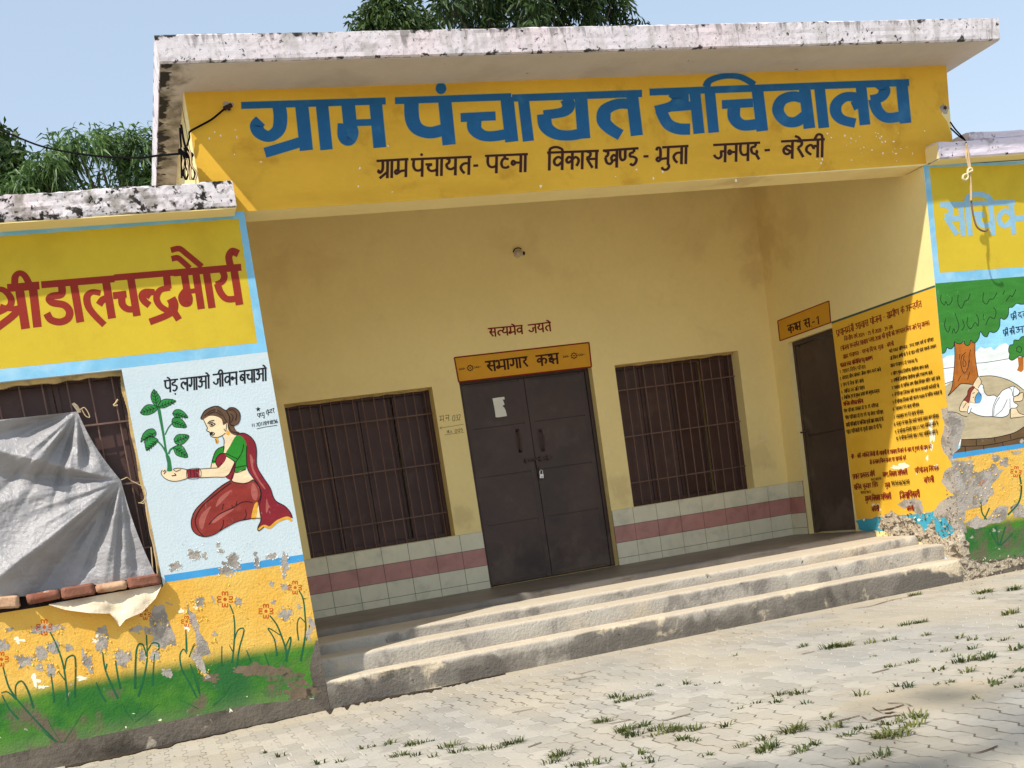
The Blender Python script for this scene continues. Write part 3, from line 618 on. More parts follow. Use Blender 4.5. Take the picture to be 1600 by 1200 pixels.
def layout(text, gap=44):
    """letters -> strokes on a line: (strokes, headline pieces, dots, width)"""
    X = 0; S = []; H = []; dots = []; i = 0; start = None
    def put(ch, half=False):
        nonlocal X, start
        adv, st, bar = G[ch]
        if start is None: start = X+{'भ': 32, 'ध': 28, 'थ': 26, 'क्ष': 36, 'श्र': 36}.get(ch, 0)
        elif ch in 'भधथ': H.append((start, X)); start = X+30
        for k, p in st: S.append((k, [(x+X, y) for x, y in p]))
        if bar and not half: S.append(('L', [(bar+X, 100), (bar+X, 0)]))
        X += (bar-8 if half and bar else adv)
        return bar
    while i < len(text):
        ch = text[i]
        if ch == ' ' or ch in DG:
            if start is not None: H.append((start, X)); start = None
            if ch == ' ': X += gap
            else:
                for k, p in _st(DG[ch]): S.append((k, [(x+X, y) for x, y in p]))
                X += {'1': 36, '.': 20, ',': 20, '।': 24, '(': 30, ')': 30, ':': 24, '-': 40}.get(ch, 50)
            i += 1; continue
        # one syllable
        reph = False
        if text[i:i+2] == 'र्' and i+2 < len(text) and text[i+2] in CONS: reph = True; i += 2
        cl = []                                    # consonant cluster
        while i < len(text):
            for q in ('क्ष', 'त्र', 'श्र'):
                if text.startswith(q, i): cl.append(q); i += len(q); break
            else:
                cl.append(text[i]); i += 1
            if i < len(text) and text[i] == '्' and i+1 < len(text) and text[i+1] in CONS: i += 1; continue
            break
        marks = []
        while i < len(text) and text[i] in 'ािीुूेैोौंँः़ृॉ्': marks.append(text[i]); i += 1
        if 'ि' in marks:
            x0 = X+10
            if start is None: start = X
            S.append(('L', [(x0, 100), (x0, 0)])); X += 22
        if cl[0] == 'आ': cl = ['अ']; marks.insert(0, 'ा')
        if cl[0] == 'ओ': cl = ['अ']; marks.insert(0, 'ो')
        if cl[0] == 'ऑ': cl = ['अ']; marks.insert(0, 'ॉ')
        if cl[0] == 'ई': cl = ['इ']; reph = True
        if cl[0] == 'ऋ': cl = ['म']
        rak = len(cl) > 1 and cl[-1] == 'र'
        if rak: cl = cl[:-1]
        bx = None
        for k, q in enumerate(cl):
            if q not in G: q = 'व'
            b = put(q, half=k < len(cl)-1)
            bx = X-10 if b else X-18
        if 'ि' in marks: S.append(('C', [(x0, 100), (x0+4, 122), (x0+(bx-x0)*.5, 130), (bx-4, 118), (bx, 102)]))
        if rak: S.append(('L', [(bx, 36), (bx-36, 2)]))
        for q in marks:
            if q in 'ाोौॉ': S.append(('L', [(X+10, 100), (X+10, 0)])); X += 20; bx = X-10
            if q == 'ी': S.append(('L', [(X+10, 100), (X+10, 0)])); S.append(('C', [(X+10, 98), (X+6, 124), (X-12, 128), (X-24, 104)])); X += 20; bx = X-10
            if q in 'ेो': S.append(('C', [(bx, 102), (bx-10, 118), (bx-26, 126)]))
            if q in 'ैौ': S.append(('C', [(bx, 102), (bx-8, 120), (bx-24, 132)])); S.append(('C', [(bx-2, 102), (bx-14, 112), (bx-30, 118)]))
            if q == 'ु': S.append(('C', [(bx, 4), (bx+3, -10), (bx-6, -24), (bx-22, -24), (bx-30, -10)]))
            if q == 'ू': S.append(('C', [(bx-8, 2), (bx-18, -12), (bx-6, -22), (bx+12, -18)]))
            if q == 'ृ': S.append(('C', [(bx-4, 0), (bx-20, -8), (bx-12, -22)]))
            if q in 'ंँ': dots.append((bx-4, 124))
            if q == '़': dots.append((bx-6, -18))
            if q == '्': S.append(('L', [(bx, 0), (bx+14, -20)]))
            if q == 'ः': dots += [(X+6, 70), (X+6, 26)]; X += 14
        if reph: S.append(('C', [(bx-2, 102), (bx-14, 116), (bx-4, 130), (bx+10, 122)]))
    if start is not None: H.append((start, X))
    return S, H, dots, X
def write(m, text, p0, p1, h, pl, w, wy=None, gap=44, lean=.115, off=.004, head=True, n=4):
    """text from p0 to p1 along its headline, letters h photo px tall, brush w wide"""
    S, H, dots, W_ = layout(text, gap)
    ex = ((p1[0]-p0[0])/W_, (p1[1]-p0[1])/W_); ey = (lean*h/100, h/100)
    T = lambda x, y: (p0[0]+ex[0]*x+ey[0]*(100-y), p0[1]+ex[1]*x+ey[1]*(100-y))
    if head:
        for a, b in H: m.ribbon([T(a-2, 100), T(b+1, 100)], pl, w, wy, off)
    for k, p in S:
        q = smooth(p, False, n) if k == 'C' else p
        m.ribbon([T(*v) for v in q], pl, w, wy, off)
    for x, y in dots:
        q = T(x, y); m.disc(q[0], q[1], (wy or w)*.62, (wy or w)*.62, pl, off, 8)

# ---------------------------------------------------------------- fascia lettering, letter by letter
ZA, ZB_, ZL = Zm(360, 100, 2.963), Zm(880, 80, 2.58), Zm(0, 380, 4.0)
HEAD = [  # (survey view, kind, points, brush for uprights, brush for levels)
 (ZA, 'L', [(50, 192), (719, 171)], 32, 31), (ZA, 'C', [(226, 195), (232, 250), (222, 305), (180, 335), (136, 318), (122, 285), (140, 262)], 62, 50), (ZA, 'L', [(330, 190), (352, 400)], 60, 40),
 (ZA, 'C', [(352, 352), (290, 372), (160, 411)], 48, 46), (ZA, 'L', [(424, 188), (445, 397)], 56, 40), (ZA, 'L', [(545, 182), (556, 300)], 62, 40), (ZA, 'C', [(530, 275), (530, 330), (548, 345), (560, 318), (552, 290)], 66, 66),
 (ZA, 'L', [(560, 273), (680, 269)], 30, 30), (ZA, 'L', [(672, 175), (692, 387)], 58, 40),
 (ZA, 'L', [(762, 170), (1300, 151)], 31, 31), (ZB_, 'L', [(-206, 189), (318, 170)], 28, 28), (ZA, 'C', [(838, 180), (842, 255), (868, 300), (925, 318), (995, 302)], 66, 52), (ZA, 'L', [(992, 165), (1013, 374)], 60, 40),
 (ZA, 'L', [(1066, 248), (1228, 240)], 36, 40), (ZA, 'C', [(1130, 250), (1132, 300), (1168, 330), (1220, 334), (1290, 322)], 66, 46), (ZA, 'L', [(1280, 155), (1303, 360)], 60, 40), (ZA, 'L', [(1355, 152), (1380, 357)], 50, 40),
 (ZA, 'C', [(1552, 160), (1566, 190), (1540, 222), (1450, 236)], 60, 42), (ZA, 'C', [(1452, 232), (1462, 290), (1510, 325), (1580, 330), (1640, 316)], 64, 46), (ZB_, 'L', [(70, 175), (84, 352)], 50, 36),
 (ZB_, 'C', [(286, 215), (225, 212), (172, 236), (164, 280), (190, 312), (232, 338)], 56, 40), (ZB_, 'L', [(277, 172), (297, 340)], 48, 34),
 (ZB_, 'L', [(348, 165), (1395, 126)], 28, 27), (ZB_, 'C', [(438, 165), (462, 190), (440, 220), (372, 240)], 48, 38), (ZB_, 'C', [(392, 235), (420, 290), (462, 312), (512, 314)], 46, 44), (ZB_, 'L', [(440, 226), (545, 217)], 34, 34), (ZB_, 'L', [(492, 160), (494, 225)], 26, 26), (ZB_, 'L', [(530, 160), (548, 332)], 44, 34),
 (ZB_, 'L', [(590, 155), (607, 328)], 42, 34), (ZB_, 'C', [(576, 145), (592, 118), (650, 100), (715, 104), (772, 135)], 30, 22),
 (ZB_, 'L', [(640, 215), (765, 208)], 32, 34), (ZB_, 'C', [(690, 215), (690, 268), (725, 298), (795, 292)], 50, 42), (ZB_, 'L', [(782, 148), (803, 322)], 46, 34),
 (ZB_, 'C', [(985, 196), (930, 182), (882, 198), (866, 240), (895, 280), (940, 284), (985, 252)], 46, 40), (ZB_, 'L', [(972, 142), (993, 311)], 46, 34), (ZB_, 'L', [(1033, 142), (1051, 309)], 42, 34),
 (ZB_, 'C', [(1196, 186), (1140, 184), (1104, 210), (1100, 248), (1125, 276), (1178, 290)], 46, 36), (ZB_, 'L', [(1166, 222), (1206, 204)], 36, 36), (ZB_, 'L', [(1200, 133), (1217, 297)], 42, 34),
 (ZB_, 'C', [(1272, 130), (1296, 155), (1280, 185), (1240, 196)], 46, 36), (ZB_, 'C', [(1252, 192), (1268, 240), (1305, 268), (1368, 262)], 46, 40), (ZB_, 'L', [(1364, 122), (1380, 290)], 46, 34)]
RED = [(ZL, 'L', [(45, 280), (246, 264)], 50, 50), (ZL, 'L', [(118, 265), (160, 535)], 56, 40), (ZL, 'L', [(203, 255), (234, 525)], 54, 40), (ZL, 'C', [(92, 255), (96, 208), (125, 186), (158, 208), (186, 262)], 44, 34),
 (ZL, 'C', [(-40, 290), (20, 292), (66, 340), (62, 390), (0, 428), (-40, 440)], 44, 34), (ZL, 'C', [(125, 408), (70, 462), (-20, 530)], 46, 46), (ZL, 'C', [(0, 392), (60, 410), (130, 400)], 30, 30),
 (ZL, 'L', [(258, 260), (715, 222)], 44, 44), (ZL, 'C', [(385, 262), (384, 318), (330, 330), (308, 348), (330, 372), (400, 386), (434, 425), (424, 470), (375, 492), (318, 478), (292, 438)], 48, 44), (ZL, 'L', [(460, 250), (502, 494)], 50, 40),
 (ZL, 'C', [(628, 312), (576, 305), (544, 335), (552, 395), (592, 450), (652, 510)], 46, 34), (ZL, 'C', [(618, 385), (640, 355), (680, 340)], 44, 44), (ZL, 'L', [(660, 225), (700, 470)], 50, 40),
 (ZL, 'L', [(714, 215), (1085, 184)], 40, 40), (ZL, 'L', [(706, 328), (790, 318)], 36, 44), (ZL, 'C', [(762, 320), (764, 380), (800, 412), (852, 408)], 46, 40), (ZL, 'L', [(815, 205), (856, 455)], 48, 40),
 (ZL, 'C', [(962, 306), (908, 305), (888, 328), (902, 362), (934, 388)], 46, 40), (ZL, 'C', [(915, 340), (938, 310), (968, 303)], 34, 34), (ZL, 'L', [(1040, 190), (1050, 285)], 46, 40),
 (ZL, 'C', [(1062, 278), (1000, 294), (978, 345), (1004, 395), (1066, 432)], 42, 36), (ZL, 'C', [(1068, 345), (1084, 380), (1078, 430)], 62, 50), (ZL, 'C', [(1084, 428), (1020, 460), (935, 492)], 40, 42), (ZL, 'L', [(1082, 420), (1118, 478)], 44, 40),
 (ZL, 'L', [(1085, 186), (1508, 150)], 44, 44), (ZL, 'L', [(1150, 180), (1172, 320)], 46, 40), (ZL, 'C', [(1160, 300), (1138, 335), (1150, 372), (1176, 372), (1178, 335), (1160, 312)], 50, 44), (ZL, 'L', [(1176, 302), (1240, 294)], 30, 30), (ZL, 'L', [(1222, 176), (1258, 411)], 46, 40), (ZL, 'L', [(1288, 172), (1325, 405)], 46, 40),
 (ZL, 'C', [(1068, 44), (1120, 34), (1165, 66), (1262, 146)], 36, 36), (ZL, 'C', [(1072, 98), (1110, 92), (1145, 118), (1186, 156)], 34, 36),
 (ZL, 'C', [(1385, 165), (1402, 205), (1388, 240), (1350, 258)], 42, 36), (ZL, 'C', [(1358, 252), (1378, 308), (1418, 348), (1482, 346)], 44, 40), (ZL, 'L', [(1460, 150), (1497, 385)], 48, 40), (ZL, 'C', [(1440, 140), (1430, 85), (1452, 52), (1490, 66)], 44, 48)]
def letter(m, L, sc_, pl='F', grow=0, off=.004):
    for zf, k, p, wx, wy in L:
        s = {ZA: 2.963, ZB_: 2.58, ZL: 4.0}[zf]; q = zf(p)
        if k == 'C': q = smooth(q, False, 7)
        m.ribbon(q, pl, wx/s+grow, wy/s+grow, off, dst=6e-5)
m = MB(); letter(m, HEAD, 1, grow=1.6, off=.003); m.disc(*ZA([(975, 113)])[0], 9.2, 9.8, 'F', .0035); m.build('heading_outline', m_halo, B)
m = MB(); letter(m, HEAD, 1, off=.0065); m.disc(*ZA([(975, 113)])[0], 8.2, 8.8, 'F', .0075); m.build('heading_lettering', m_blue, B)
m = MB(); letter(m, RED, 1, off=.006); m.build('name_lettering', m_red, B)
m = MB(); mh = MB()
for tx, a, b in (('ग्राम', (589, 251.5), (638, 248.6)), ('पंचायत', (642.5, 249), (736.5, 245)), ('-', (738, 245), (750, 244.5)), ('पटना', (758.5, 243.6), (824.5, 240.8)), ('विकास', (855.5, 238.6), (935.5, 235.6)), ('खण्ड', (942.5, 235.5), (997.5, 231.6)), ('-', (1004, 230.5), (1016, 230)),
                 ('भुता', (1024.5, 230.8), (1075.5, 228)), ('जनपद', (1115, 226.6), (1187.5, 222.8)), ('-', (1193, 221), (1206, 220)), ('बरेली', (1221, 221), (1288.5, 217.6))):
    write(m, tx, a, b, 28, 'F', 4.4, 3.8, lean=-.02, off=.006); write(mh, tx, a, b, 28, 'F', 6.2, 5.4, lean=-.02, off=.003)
mh.build('subtitle_outline', M('subtitle_outline_paint', c(214, 168, 84), .8), B); m.build('subtitle_lettering', m_brown_ink, B)
# bare holes knocked in the fascia
m = MB(); m.blob(355.5, 166, 8.5, 8, 'F', .004, .3, 26, .45, 4); m.blob(1476, 169, 6, 8.5, 'F', .004, 0, 26, .5, 9); m.build('knocked_hole', m_plaster, B)
m = MB(); m.blob(357, 168, 4.5, 4, 'F', .0055, .3, 16, .5, 3); m.blob(1477, 168, 2.5, 4.5, 'F', .0055, 0, 16, .5, 5); m.build('hole_shade_patch', M('shadowy_hole_brick', c(70, 52, 40), .95), B)  # flat dark patches: the shade inside the holes is put into their colour
m = MB(); rnd = random.Random(3)
for x, y in [(335.5, 206), (327, 216), (368, 203), (370, 214), (366.5, 241.5), (408, 253), (345, 212), (606, 265), (562, 263), (560, 291), (613, 300), (606.5, 228), (962, 276), (994.5, 265), (1021, 278.5), (1035.5, 268), (1285, 249.5), (1379.5, 239), (1400, 240), (1375, 216), (1396, 221), (1330, 216), (1299, 215), (1320, 212), (1283, 255), (1150, 282), (845, 291)]:
    m.blob(x, y, rnd.uniform(.8, 2), rnd.uniform(.8, 2.3), 'F', .0048, 0, 9, .5)
for k in range(22): m.blob(rnd.uniform(1290, 1420), rnd.uniform(208, 254)-2, rnd.uniform(.5, 1.4), rnd.uniform(.5, 1.5), 'F', .0048, 0, 8, .5)
m.build('paint_flaking', m_white_chip, B)

# ---------------------------------------------------------------- left wing: bands, name panel, planting mural
X0 = -560
def band(name, pts, mat, off, rag=None):
    m = MB(); m.poly(pts, 'F', off); return m.build(name, mat, B)
a0, a1 = (0, 361), (380, 330)
blue = MB()
blue.poly([ext(a0, a1, X0), (381, 329.5), (372, 342.8), ext((0, 370.8), (372, 342.8), X0)], 'F', .0015)
blue.poly([(381, 329.5), (418, 549.5), (401, 534.8), (372, 342.8)], 'F', .0015)
blue.poly([ext((0, 575.5), (401, 534.8), X0), (401, 534.8), (418, 549.5), ext((0, 597), (418, 549.5), X0)], 'F', .0015)
blue.build('panel_border', m_sky_blue, B)
band('name_panel', [ext((0, 369.5), (373, 341.5), X0), (373, 341.5), (402, 535.8), ext((0, 576.6), (402, 535.8), X0)], m_yellow, .003)
band('blue_line', [(256.5, 899), (475, 866), (477, 877), (258.5, 910)], m_mid_blue, .002)
wl = at(-200, 930, 1, 0)
lb = MB()
lb.poly([ext((0, 958), (253, 918), X0), (253, 918), (258.5, 909.6), (476, 876.7), (486, 910), (497, 975), (502, 1000), (506, 1020), (508, 1042), (511, 1062), (514, 1080), (514, 1088), (396, 1101.5), ext((0, 1182.4), (396, 1101.5), X0)], 'F', .0012)
lb.build('painted_dado', m_dado, B)
cb = MB(); cb.poly([ext((0, 1181), (396, 1100.5), X0), (396, 1100.5), (516, 1089), (520, 1135), ext((0, 1225), (500, 1130), X0)], 'F', .004); cb.rag([(494, 1000), (489, 1020), (484, 1042), (486, 1062), (492, 1080), (488, 1110), (520, 1112), (520, 1000)], 'F', .0035, 5, 2); cb.build('cement_base', m_base, B)
# bare plaster where the paint has come away
pp = MB()
for q in (dict(x=303, y=866, rx=9, ry=8), dict(x=319.5, y=869, rx=4.5, ry=4.5), dict(x=273, y=884, rx=11, ry=5.5, rot=-.4), dict(x=365, y=876, rx=9, ry=12, rot=-.6), dict(x=354, y=893, rx=14, ry=7), dict(x=350, y=880, rx=3.5, ry=3), dict(x=401, y=877, rx=4.5, ry=8), dict(x=399, y=865, rx=3, ry=3), dict(x=424, y=869, rx=8, ry=4, rot=-.5), dict(x=445, y=882, rx=6, ry=15), dict(x=345, y=861, rx=4, ry=3), dict(x=341, y=852, rx=3, ry=5), dict(x=404, y=887, rx=3, ry=2.5),
          dict(x=312, y=941, rx=8, ry=9), dict(x=372, y=940, rx=5.5, ry=5.5), dict(x=446, y=917, rx=6.5, ry=6), dict(x=424, y=912, rx=4, ry=3.5), dict(x=447, y=960, rx=9, ry=11, rot=.5), dict(x=427, y=941, rx=4, ry=4), dict(x=467, y=948, rx=3.5, ry=3), dict(x=260, y=1051, rx=8, ry=7), dict(x=335, y=990, rx=4, ry=4), dict(x=252, y=995, rx=15, ry=20), dict(x=245, y=962, rx=9, ry=12), dict(x=232, y=985, rx=8, ry=8), dict(x=214, y=983, rx=9, ry=6),
          dict(x=190, y=1028, rx=12, ry=14), dict(x=160, y=1004, rx=9, ry=13), dict(x=158, y=985, rx=8, ry=6), dict(x=70, y=983, rx=24, ry=7, rot=-.1), dict(x=38, y=1032, rx=13, ry=10), dict(x=65, y=1023, rx=11, ry=9), dict(x=84, y=1012, rx=11, ry=8), dict(x=80, y=1046, rx=8, ry=9), dict(x=62, y=1043, rx=7, ry=5), dict(x=137, y=1034, rx=6, ry=17, rot=-.4), dict(x=15, y=984, rx=6, ry=3), dict(x=108, y=1012, rx=6, ry=5), dict(x=222, y=1024, rx=6, ry=8), dict(x=242, y=1025, rx=7, ry=9), dict(x=4, y=1008, rx=8, ry=9), dict(x=488, y=976, rx=5, ry=9), dict(x=482, y=992, rx=4, ry=8)):
    pp.blob(off=.0042, pl='F', j=.5, **q)
pp.rag([(291, 938), (297, 953), (307, 966), (314, 990), (325, 1008), (329, 1020), (316, 1024), (318, 1036), (322, 1050), (330, 1060), (322, 1062), (308, 1040), (298, 1028), (306, 1010), (305, 990), (298, 972), (294, 955)], 'F', .0042, 5, 2)
pp.rag([(241, 948), (256, 945), (262, 965), (270, 985), (276, 1000), (255, 1008), (240, 992), (232, 972)], 'F', .0042, 5, 2.5)
pp.build('peeled_plaster', m_plaster, B)
m_fl_y = M('curled_yellow_paint_flake', c(232, 190, 84), .85, .1, 30); m_fl_w = M('curled_white_paint_flake', c(222, 226, 222), .85, .08, 30)
fk, fw_ = MB(), MB(); rnd = random.Random(19)
PATCH = [(312, 941, 8, 9), (372, 940, 5.5, 5.5), (446, 917, 6.5, 6), (447, 960, 9, 11), (252, 995, 15, 20), (245, 962, 9, 12), (214, 983, 9, 6), (190, 1028, 12, 14), (160, 1004, 9, 13), (70, 983, 24, 7), (38, 1032, 13, 10), (65, 1023, 11, 9), (84, 1012, 11, 8), (80, 1046, 8, 9), (137, 1034, 6, 17), (222, 1024, 6, 8), (242, 1025, 7, 9), (318, 1010, 14, 40), (300, 960, 9, 20)]
for x, y, rx, ry in PATCH:
    for k in range(int(1.1*(rx+ry))):
        a = rnd.uniform(0, 6.28); fk.flake(x+rx*1.12*math.cos(a)+rnd.gauss(0, 1.2), y+ry*1.12*math.sin(a)+rnd.gauss(0, 1.2), 'F', rnd.uniform(1.0, 2.6), rnd.uniform(.003, .009), rnd)
for k in range(240):
    x = rnd.uniform(2, 486); ylo = 958-.125*x; y = rnd.uniform(ylo, ylo+118-.01*x)
    if noise.noise(Vector((x*.03, y*.03, 4))) > -.12: fk.flake(x, y, 'F', rnd.uniform(.7, 2.2), rnd.uniform(.002, .007), rnd)
for x, y, rx, ry in ((303, 866, 9, 8), (319, 869, 4, 4), (273, 884, 11, 5), (365, 876, 9, 12), (354, 893, 14, 7), (401, 877, 4, 8), (424, 869, 8, 4), (445, 882, 6, 15), (345, 861, 4, 3), (341, 852, 3, 5)):
    for k in range(int(1.6*(rx+ry))):
        a = rnd.uniform(0, 6.28); fw_.flake(x+rx*1.1*math.cos(a), y+ry*1.1*math.sin(a), 'F', rnd.uniform(.9, 2.0), rnd.uniform(.002, .006), rnd)
for k in range(70): fw_.flake(rnd.uniform(265, 470), rnd.uniform(845, 880), 'F', rnd.uniform(.6, 1.4), rnd.uniform(.002, .005), rnd)
fk.build('curled_flaking', m_fl_y, B); fw_.build('curled_flaking', m_fl_w, B)
dp = MB()
for q in (dict(x=400, y=1048, rx=26, ry=9), dict(x=445, y=1056, rx=28, ry=16, rot=.3), dict(x=330, y=1060, rx=16, ry=5), dict(x=470, y=1085, rx=26, ry=11), dict(x=425, y=1080, rx=14, ry=8)): dp.blob(off=.0038, pl='F', j=.55, n=60, **q)
dp.build('mud_staining', M('muddy_flaked_wall', c(112, 98, 80), .95, .25, 6, 1, 30, [(c(78, 108, 62), 7, .56, .05), (c(70, 62, 50), 10, .6, .05)]), B)
wc = MB()
for x, y, rx, ry in ((284, 955, 5, 4), (306, 949, 4, 4), (293, 981, 5, 6), (150, 1000, 5, 4), (55, 1062, 6, 10), (66, 1073, 7, 3), (130, 1060, 18, 3.5), (154, 992, 4, 8), (28, 1000, 10, 5), (250, 1125, 3, 1.4), (208, 1115, 2.4, 1), (197, 1136, 1.5, 2), (360, 1110, 2.4, 3)): wc.blob(x, y, rx*.8, ry*.8, 'F', .0046, 0, 24, .8)
wc.build('lime_flaking', m_white_chip, B)
# flowers painted along the dado
m_stem = M('dark_green_brush_paint', c(30, 92, 58), .8, .15, 6); m_petal = M('rust_orange_brush_paint', c(196, 84, 14), .8, .15, 8)
ZF_ = Zm(240, 860, 4.615); ZG = Zm(0, 1000, 4.0); ZH_ = Zm(0, 850, 2.963)
st = MB()
for zf, pts, w_ in ((ZF_, [(548, 390), (575, 460), (585, 560), (578, 700), (565, 810)], 2.6), (ZF_, [(585, 640), (605, 580), (640, 560), (650, 590), (620, 700), (595, 850)], 2.4), (ZF_, [(545, 680), (570, 730)], 1.6), (ZF_, [(838, 470), (890, 540), (930, 640), (955, 720), (960, 800)], 3), (ZF_, [(915, 612), (825, 560), (870, 640), (890, 760)], 2.2), (ZF_, [(945, 710), (985, 625), (985, 680), (950, 800)], 2.6), (ZF_, [(1048, 290), (1078, 350), (1092, 470), (1095, 600), (1060, 800)], 2.8), (ZF_, [(1092, 520), (1055, 485), (1035, 540), (1045, 650)], 2), (ZF_, [(1100, 650), (1135, 500)], 2), (ZF_, [(1070, 348), (1100, 348)], 1.6), (ZF_, [(492, 690), (490, 830)], 2), (ZF_, [(232, 570), (238, 660), (240, 730)], 2), (ZF_, [(240, 745), (215, 712), (190, 760), (205, 860), (260, 960), (310, 1060)], 2.6), (ZF_, [(255, 770), (295, 670)], 2.6), (ZF_, [(265, 820), (300, 930), (330, 1030)], 2.4),
                    (ZF_, [(620, 1120), (500, 1080), (430, 1130)], 0.1), (ZF_, [(800, 740), (830, 830)], 2), (ZF_, [(670, 720), (700, 800)], 2),
                    (ZH_, [(14, 570), (40, 660), (75, 715)], 3.2), (ZH_, [(75, 720), (72, 660), (100, 635), (130, 680), (155, 760)], 3), (ZH_, [(75, 715), (140, 790), (230, 885), (260, 915)], 3.2), (ZH_, [(5, 690), (35, 685), (75, 720)], 2.4), (ZH_, [(10, 700), (40, 760), (85, 810)], 3), (ZH_, [(232, 408), (262, 470), (290, 550), (305, 640), (315, 750)], 3), (ZH_, [(300, 580), (310, 530), (345, 520), (350, 600), (345, 710)], 3), (ZH_, [(235, 600), (245, 670), (250, 735)], 2.8), (ZH_, [(270, 590), (300, 630)], 2), (ZH_, [(475, 500), (490, 590), (545, 715)], 3), (ZH_, [(488, 590), (495, 555)], 2.4), (ZH_, [(535, 540), (545, 610), (558, 670)], 3), (ZH_, [(445, 640), (465, 690), (490, 730)], 2.8), (ZH_, [(678, 420), (680, 540), (660, 640), (640, 705)], 3), (ZH_, [(678, 520), (660, 465), (632, 490), (625, 670)], 3), (ZH_, [(680, 500), (705, 460), (735, 465), (730, 500)], 2.8), (ZH_, [(715, 510), (705, 655)], 2.6), (ZH_, [(860, 395), (862, 490)], 2),
                    ):
    st.ribbon(smooth(zf(pts), False, 6), 'F', w_, off=.0048, taper=(.7, 1.1))
st.build('flower_stalk_painting', m_stem, B)
s2 = MB()
for zf, pts, w_ in ((ZG, [(260, 560), (330, 625), (400, 640)], 2.0), (ZG, [(400, 640), (450, 560), (520, 450)], 1.6), (ZG, [(370, 620), (330, 560), (300, 500)], 1.4), (ZG, [(830, 500), (790, 450), (760, 390)], 1.6), (ZG, [(850, 510), (930, 450), (990, 400)], 1.4), (ZG, [(1240, 430), (1180, 400), (1130, 380)], 1.6), (ZG, [(1330, 410), (1400, 350), (1450, 270)], 2.0), (ZG, [(840, 480), (860, 440), (880, 390)], 1.6), (ZG, [(1250, 350), (1235, 250), (1190, 170)], 1.6)): s2.ribbon(smooth(zf(pts), False, 6), 'F', w_, off=.0046, taper=(1, .4))
s2.build('faint_grass_painting', M('faint_green_brush_paint', c(38, 96, 58), .85, .2, 8), B)
fl = MB()
def flower(x, y, r, rot=0.0):
    r *= .88
    fl.disc(x, y, r*.24, r*.24, 'F', .005, 10)
    for k in range(4):
        a = rot+k*math.pi/2+.1; T = lambda u, v: (x+r*(u*math.cos(a)-v*math.sin(a)), y+r*(u*math.sin(a)+v*math.cos(a)))
        fl.ribbon(smooth([T(.5, -.34), T(1.0, -.36), T(.95, -.08), T(.55, -.02)], False, 4), 'F', r*.14, off=.005); fl.ribbon(smooth([T(.55, .02), T(.95, .08), T(1.0, .36), T(.5, .34)], False, 4), 'F', r*.14, off=.005)
for x, y, r in ((351.5, 936.5, 13), (415.5, 955, 12), (461, 918, 11), (291.5, 971, 9), (69, 980, 13), (2, 1030, 12), (227, 960, 9)): flower(x, y, r, -.1)
fl.build('flower_painting', m_petal, B)

# the woman planting a sapling
W1, W2 = Zm(200, 560, 5.454), Zm(280, 620, 5.215)
MU = MB().build('planting_mural', None, B)
def art(name, mat, shapes, off, zf=W1, pl='F', sm=True, par=None):
    m = MB()
    for s in shapes: m.poly(zf(s), pl, off, sm, 4)
    return m.build(name, mat, par or MU)
m_leaf = M('leaf_green_mural_paint', c(46, 134, 62), .8, .1, 12); m_stalk = M('stalk_green_mural_paint', c(44, 118, 70), .8, .08, 12); m_ink = M('black_mural_outline', c(20, 22, 22), .8)
m_skin = M('skin_mural_paint', c(236, 210, 170), .8, .03, 8); m_hair = M('brown_hair_mural_paint', c(98, 72, 54), .8, .12, 16); m_blouse = M('green_blouse_mural_paint', c(44, 134, 40), .8, .05, 8)
m_sari = M('rust_red_sari_mural_paint', c(140, 50, 42), .8, .12, 9, layers=[(c(176, 100, 86), 4, .62, .1, dict(op=.4))]); m_drape = M('crimson_drape_mural_paint', c(132, 34, 44), .8, .1, 10); m_hi = M('pale_red_brushwork', c(168, 92, 82), .8, .1, 10); m_goldm = M('gold_hem_mural_paint', c(222, 164, 56), .8, .1, 20)
art('sapling', m_stalk, [[(247, 415), (272, 412), (310, 640), (335, 800), (360, 850), (378, 960), (382, 1000), (335, 990), (335, 900), (325, 850), (290, 640)]], .0035)
LEAF = [[(222, 262), (258, 305), (278, 350), (262, 390), (247, 412), (215, 385), (195, 335), (200, 295)], [(255, 405), (285, 360), (335, 345), (408, 362), (360, 395), (310, 420), (268, 420)], [(103, 462), (140, 410), (185, 392), (250, 412), (235, 450), (180, 478), (130, 480)],
        [(378, 470), (400, 440), (440, 436), (480, 460), (510, 505), (450, 500), (405, 505)], [(372, 540), (385, 508), (430, 503), (470, 530), (498, 585), (440, 588), (390, 580)], [(108, 715), (125, 650), (165, 608), (215, 600), (240, 635), (225, 665), (175, 665), (140, 690)],
        [(158, 788), (145, 740), (150, 690), (190, 668), (240, 680), (255, 705), (210, 750)], [(390, 690), (415, 655), (460, 645), (520, 660), (490, 710), (450, 735), (405, 725)], [(385, 760), (420, 740), (460, 745), (490, 785), (508, 842), (450, 838), (405, 815)]]
art('sapling_foliage', m_leaf, LEAF, .0042)
VEIN = [((222, 270), (245, 408)), ((400, 365), (262, 412)), ((110, 462), (245, 418)), ((505, 502), (385, 470)), ((494, 582), (378, 540)), ((112, 710), (232, 630)), ((160, 782), (248, 696)), ((515, 664), (398, 712)), ((504, 836), (392, 760))]
ink = MB()
def line(zf, pts, w_, off=.0062, sm=True, pl='F', mm=None): (mm or ink).ribbon(smooth(zf(pts), False, 5) if sm else zf(pts), pl, w_, off=off)
for s in LEAF: line(W1, s+[s[0]], .9)
for (x0, y0), (x1, y1) in VEIN:
    line(W1, [(x0, y0), (x1, y1)], .8); dx, dy = x1-x0, y1-y0
    for t in (.25, .45, .65, .82):
        for sg in (-1, 1): line(W1, [(x0+dx*t, y0+dy*t), (x0+dx*(t-.16)-sg*dy*.17, y0+dy*(t-.16)+sg*dx*.17)], .8)
br = MB()
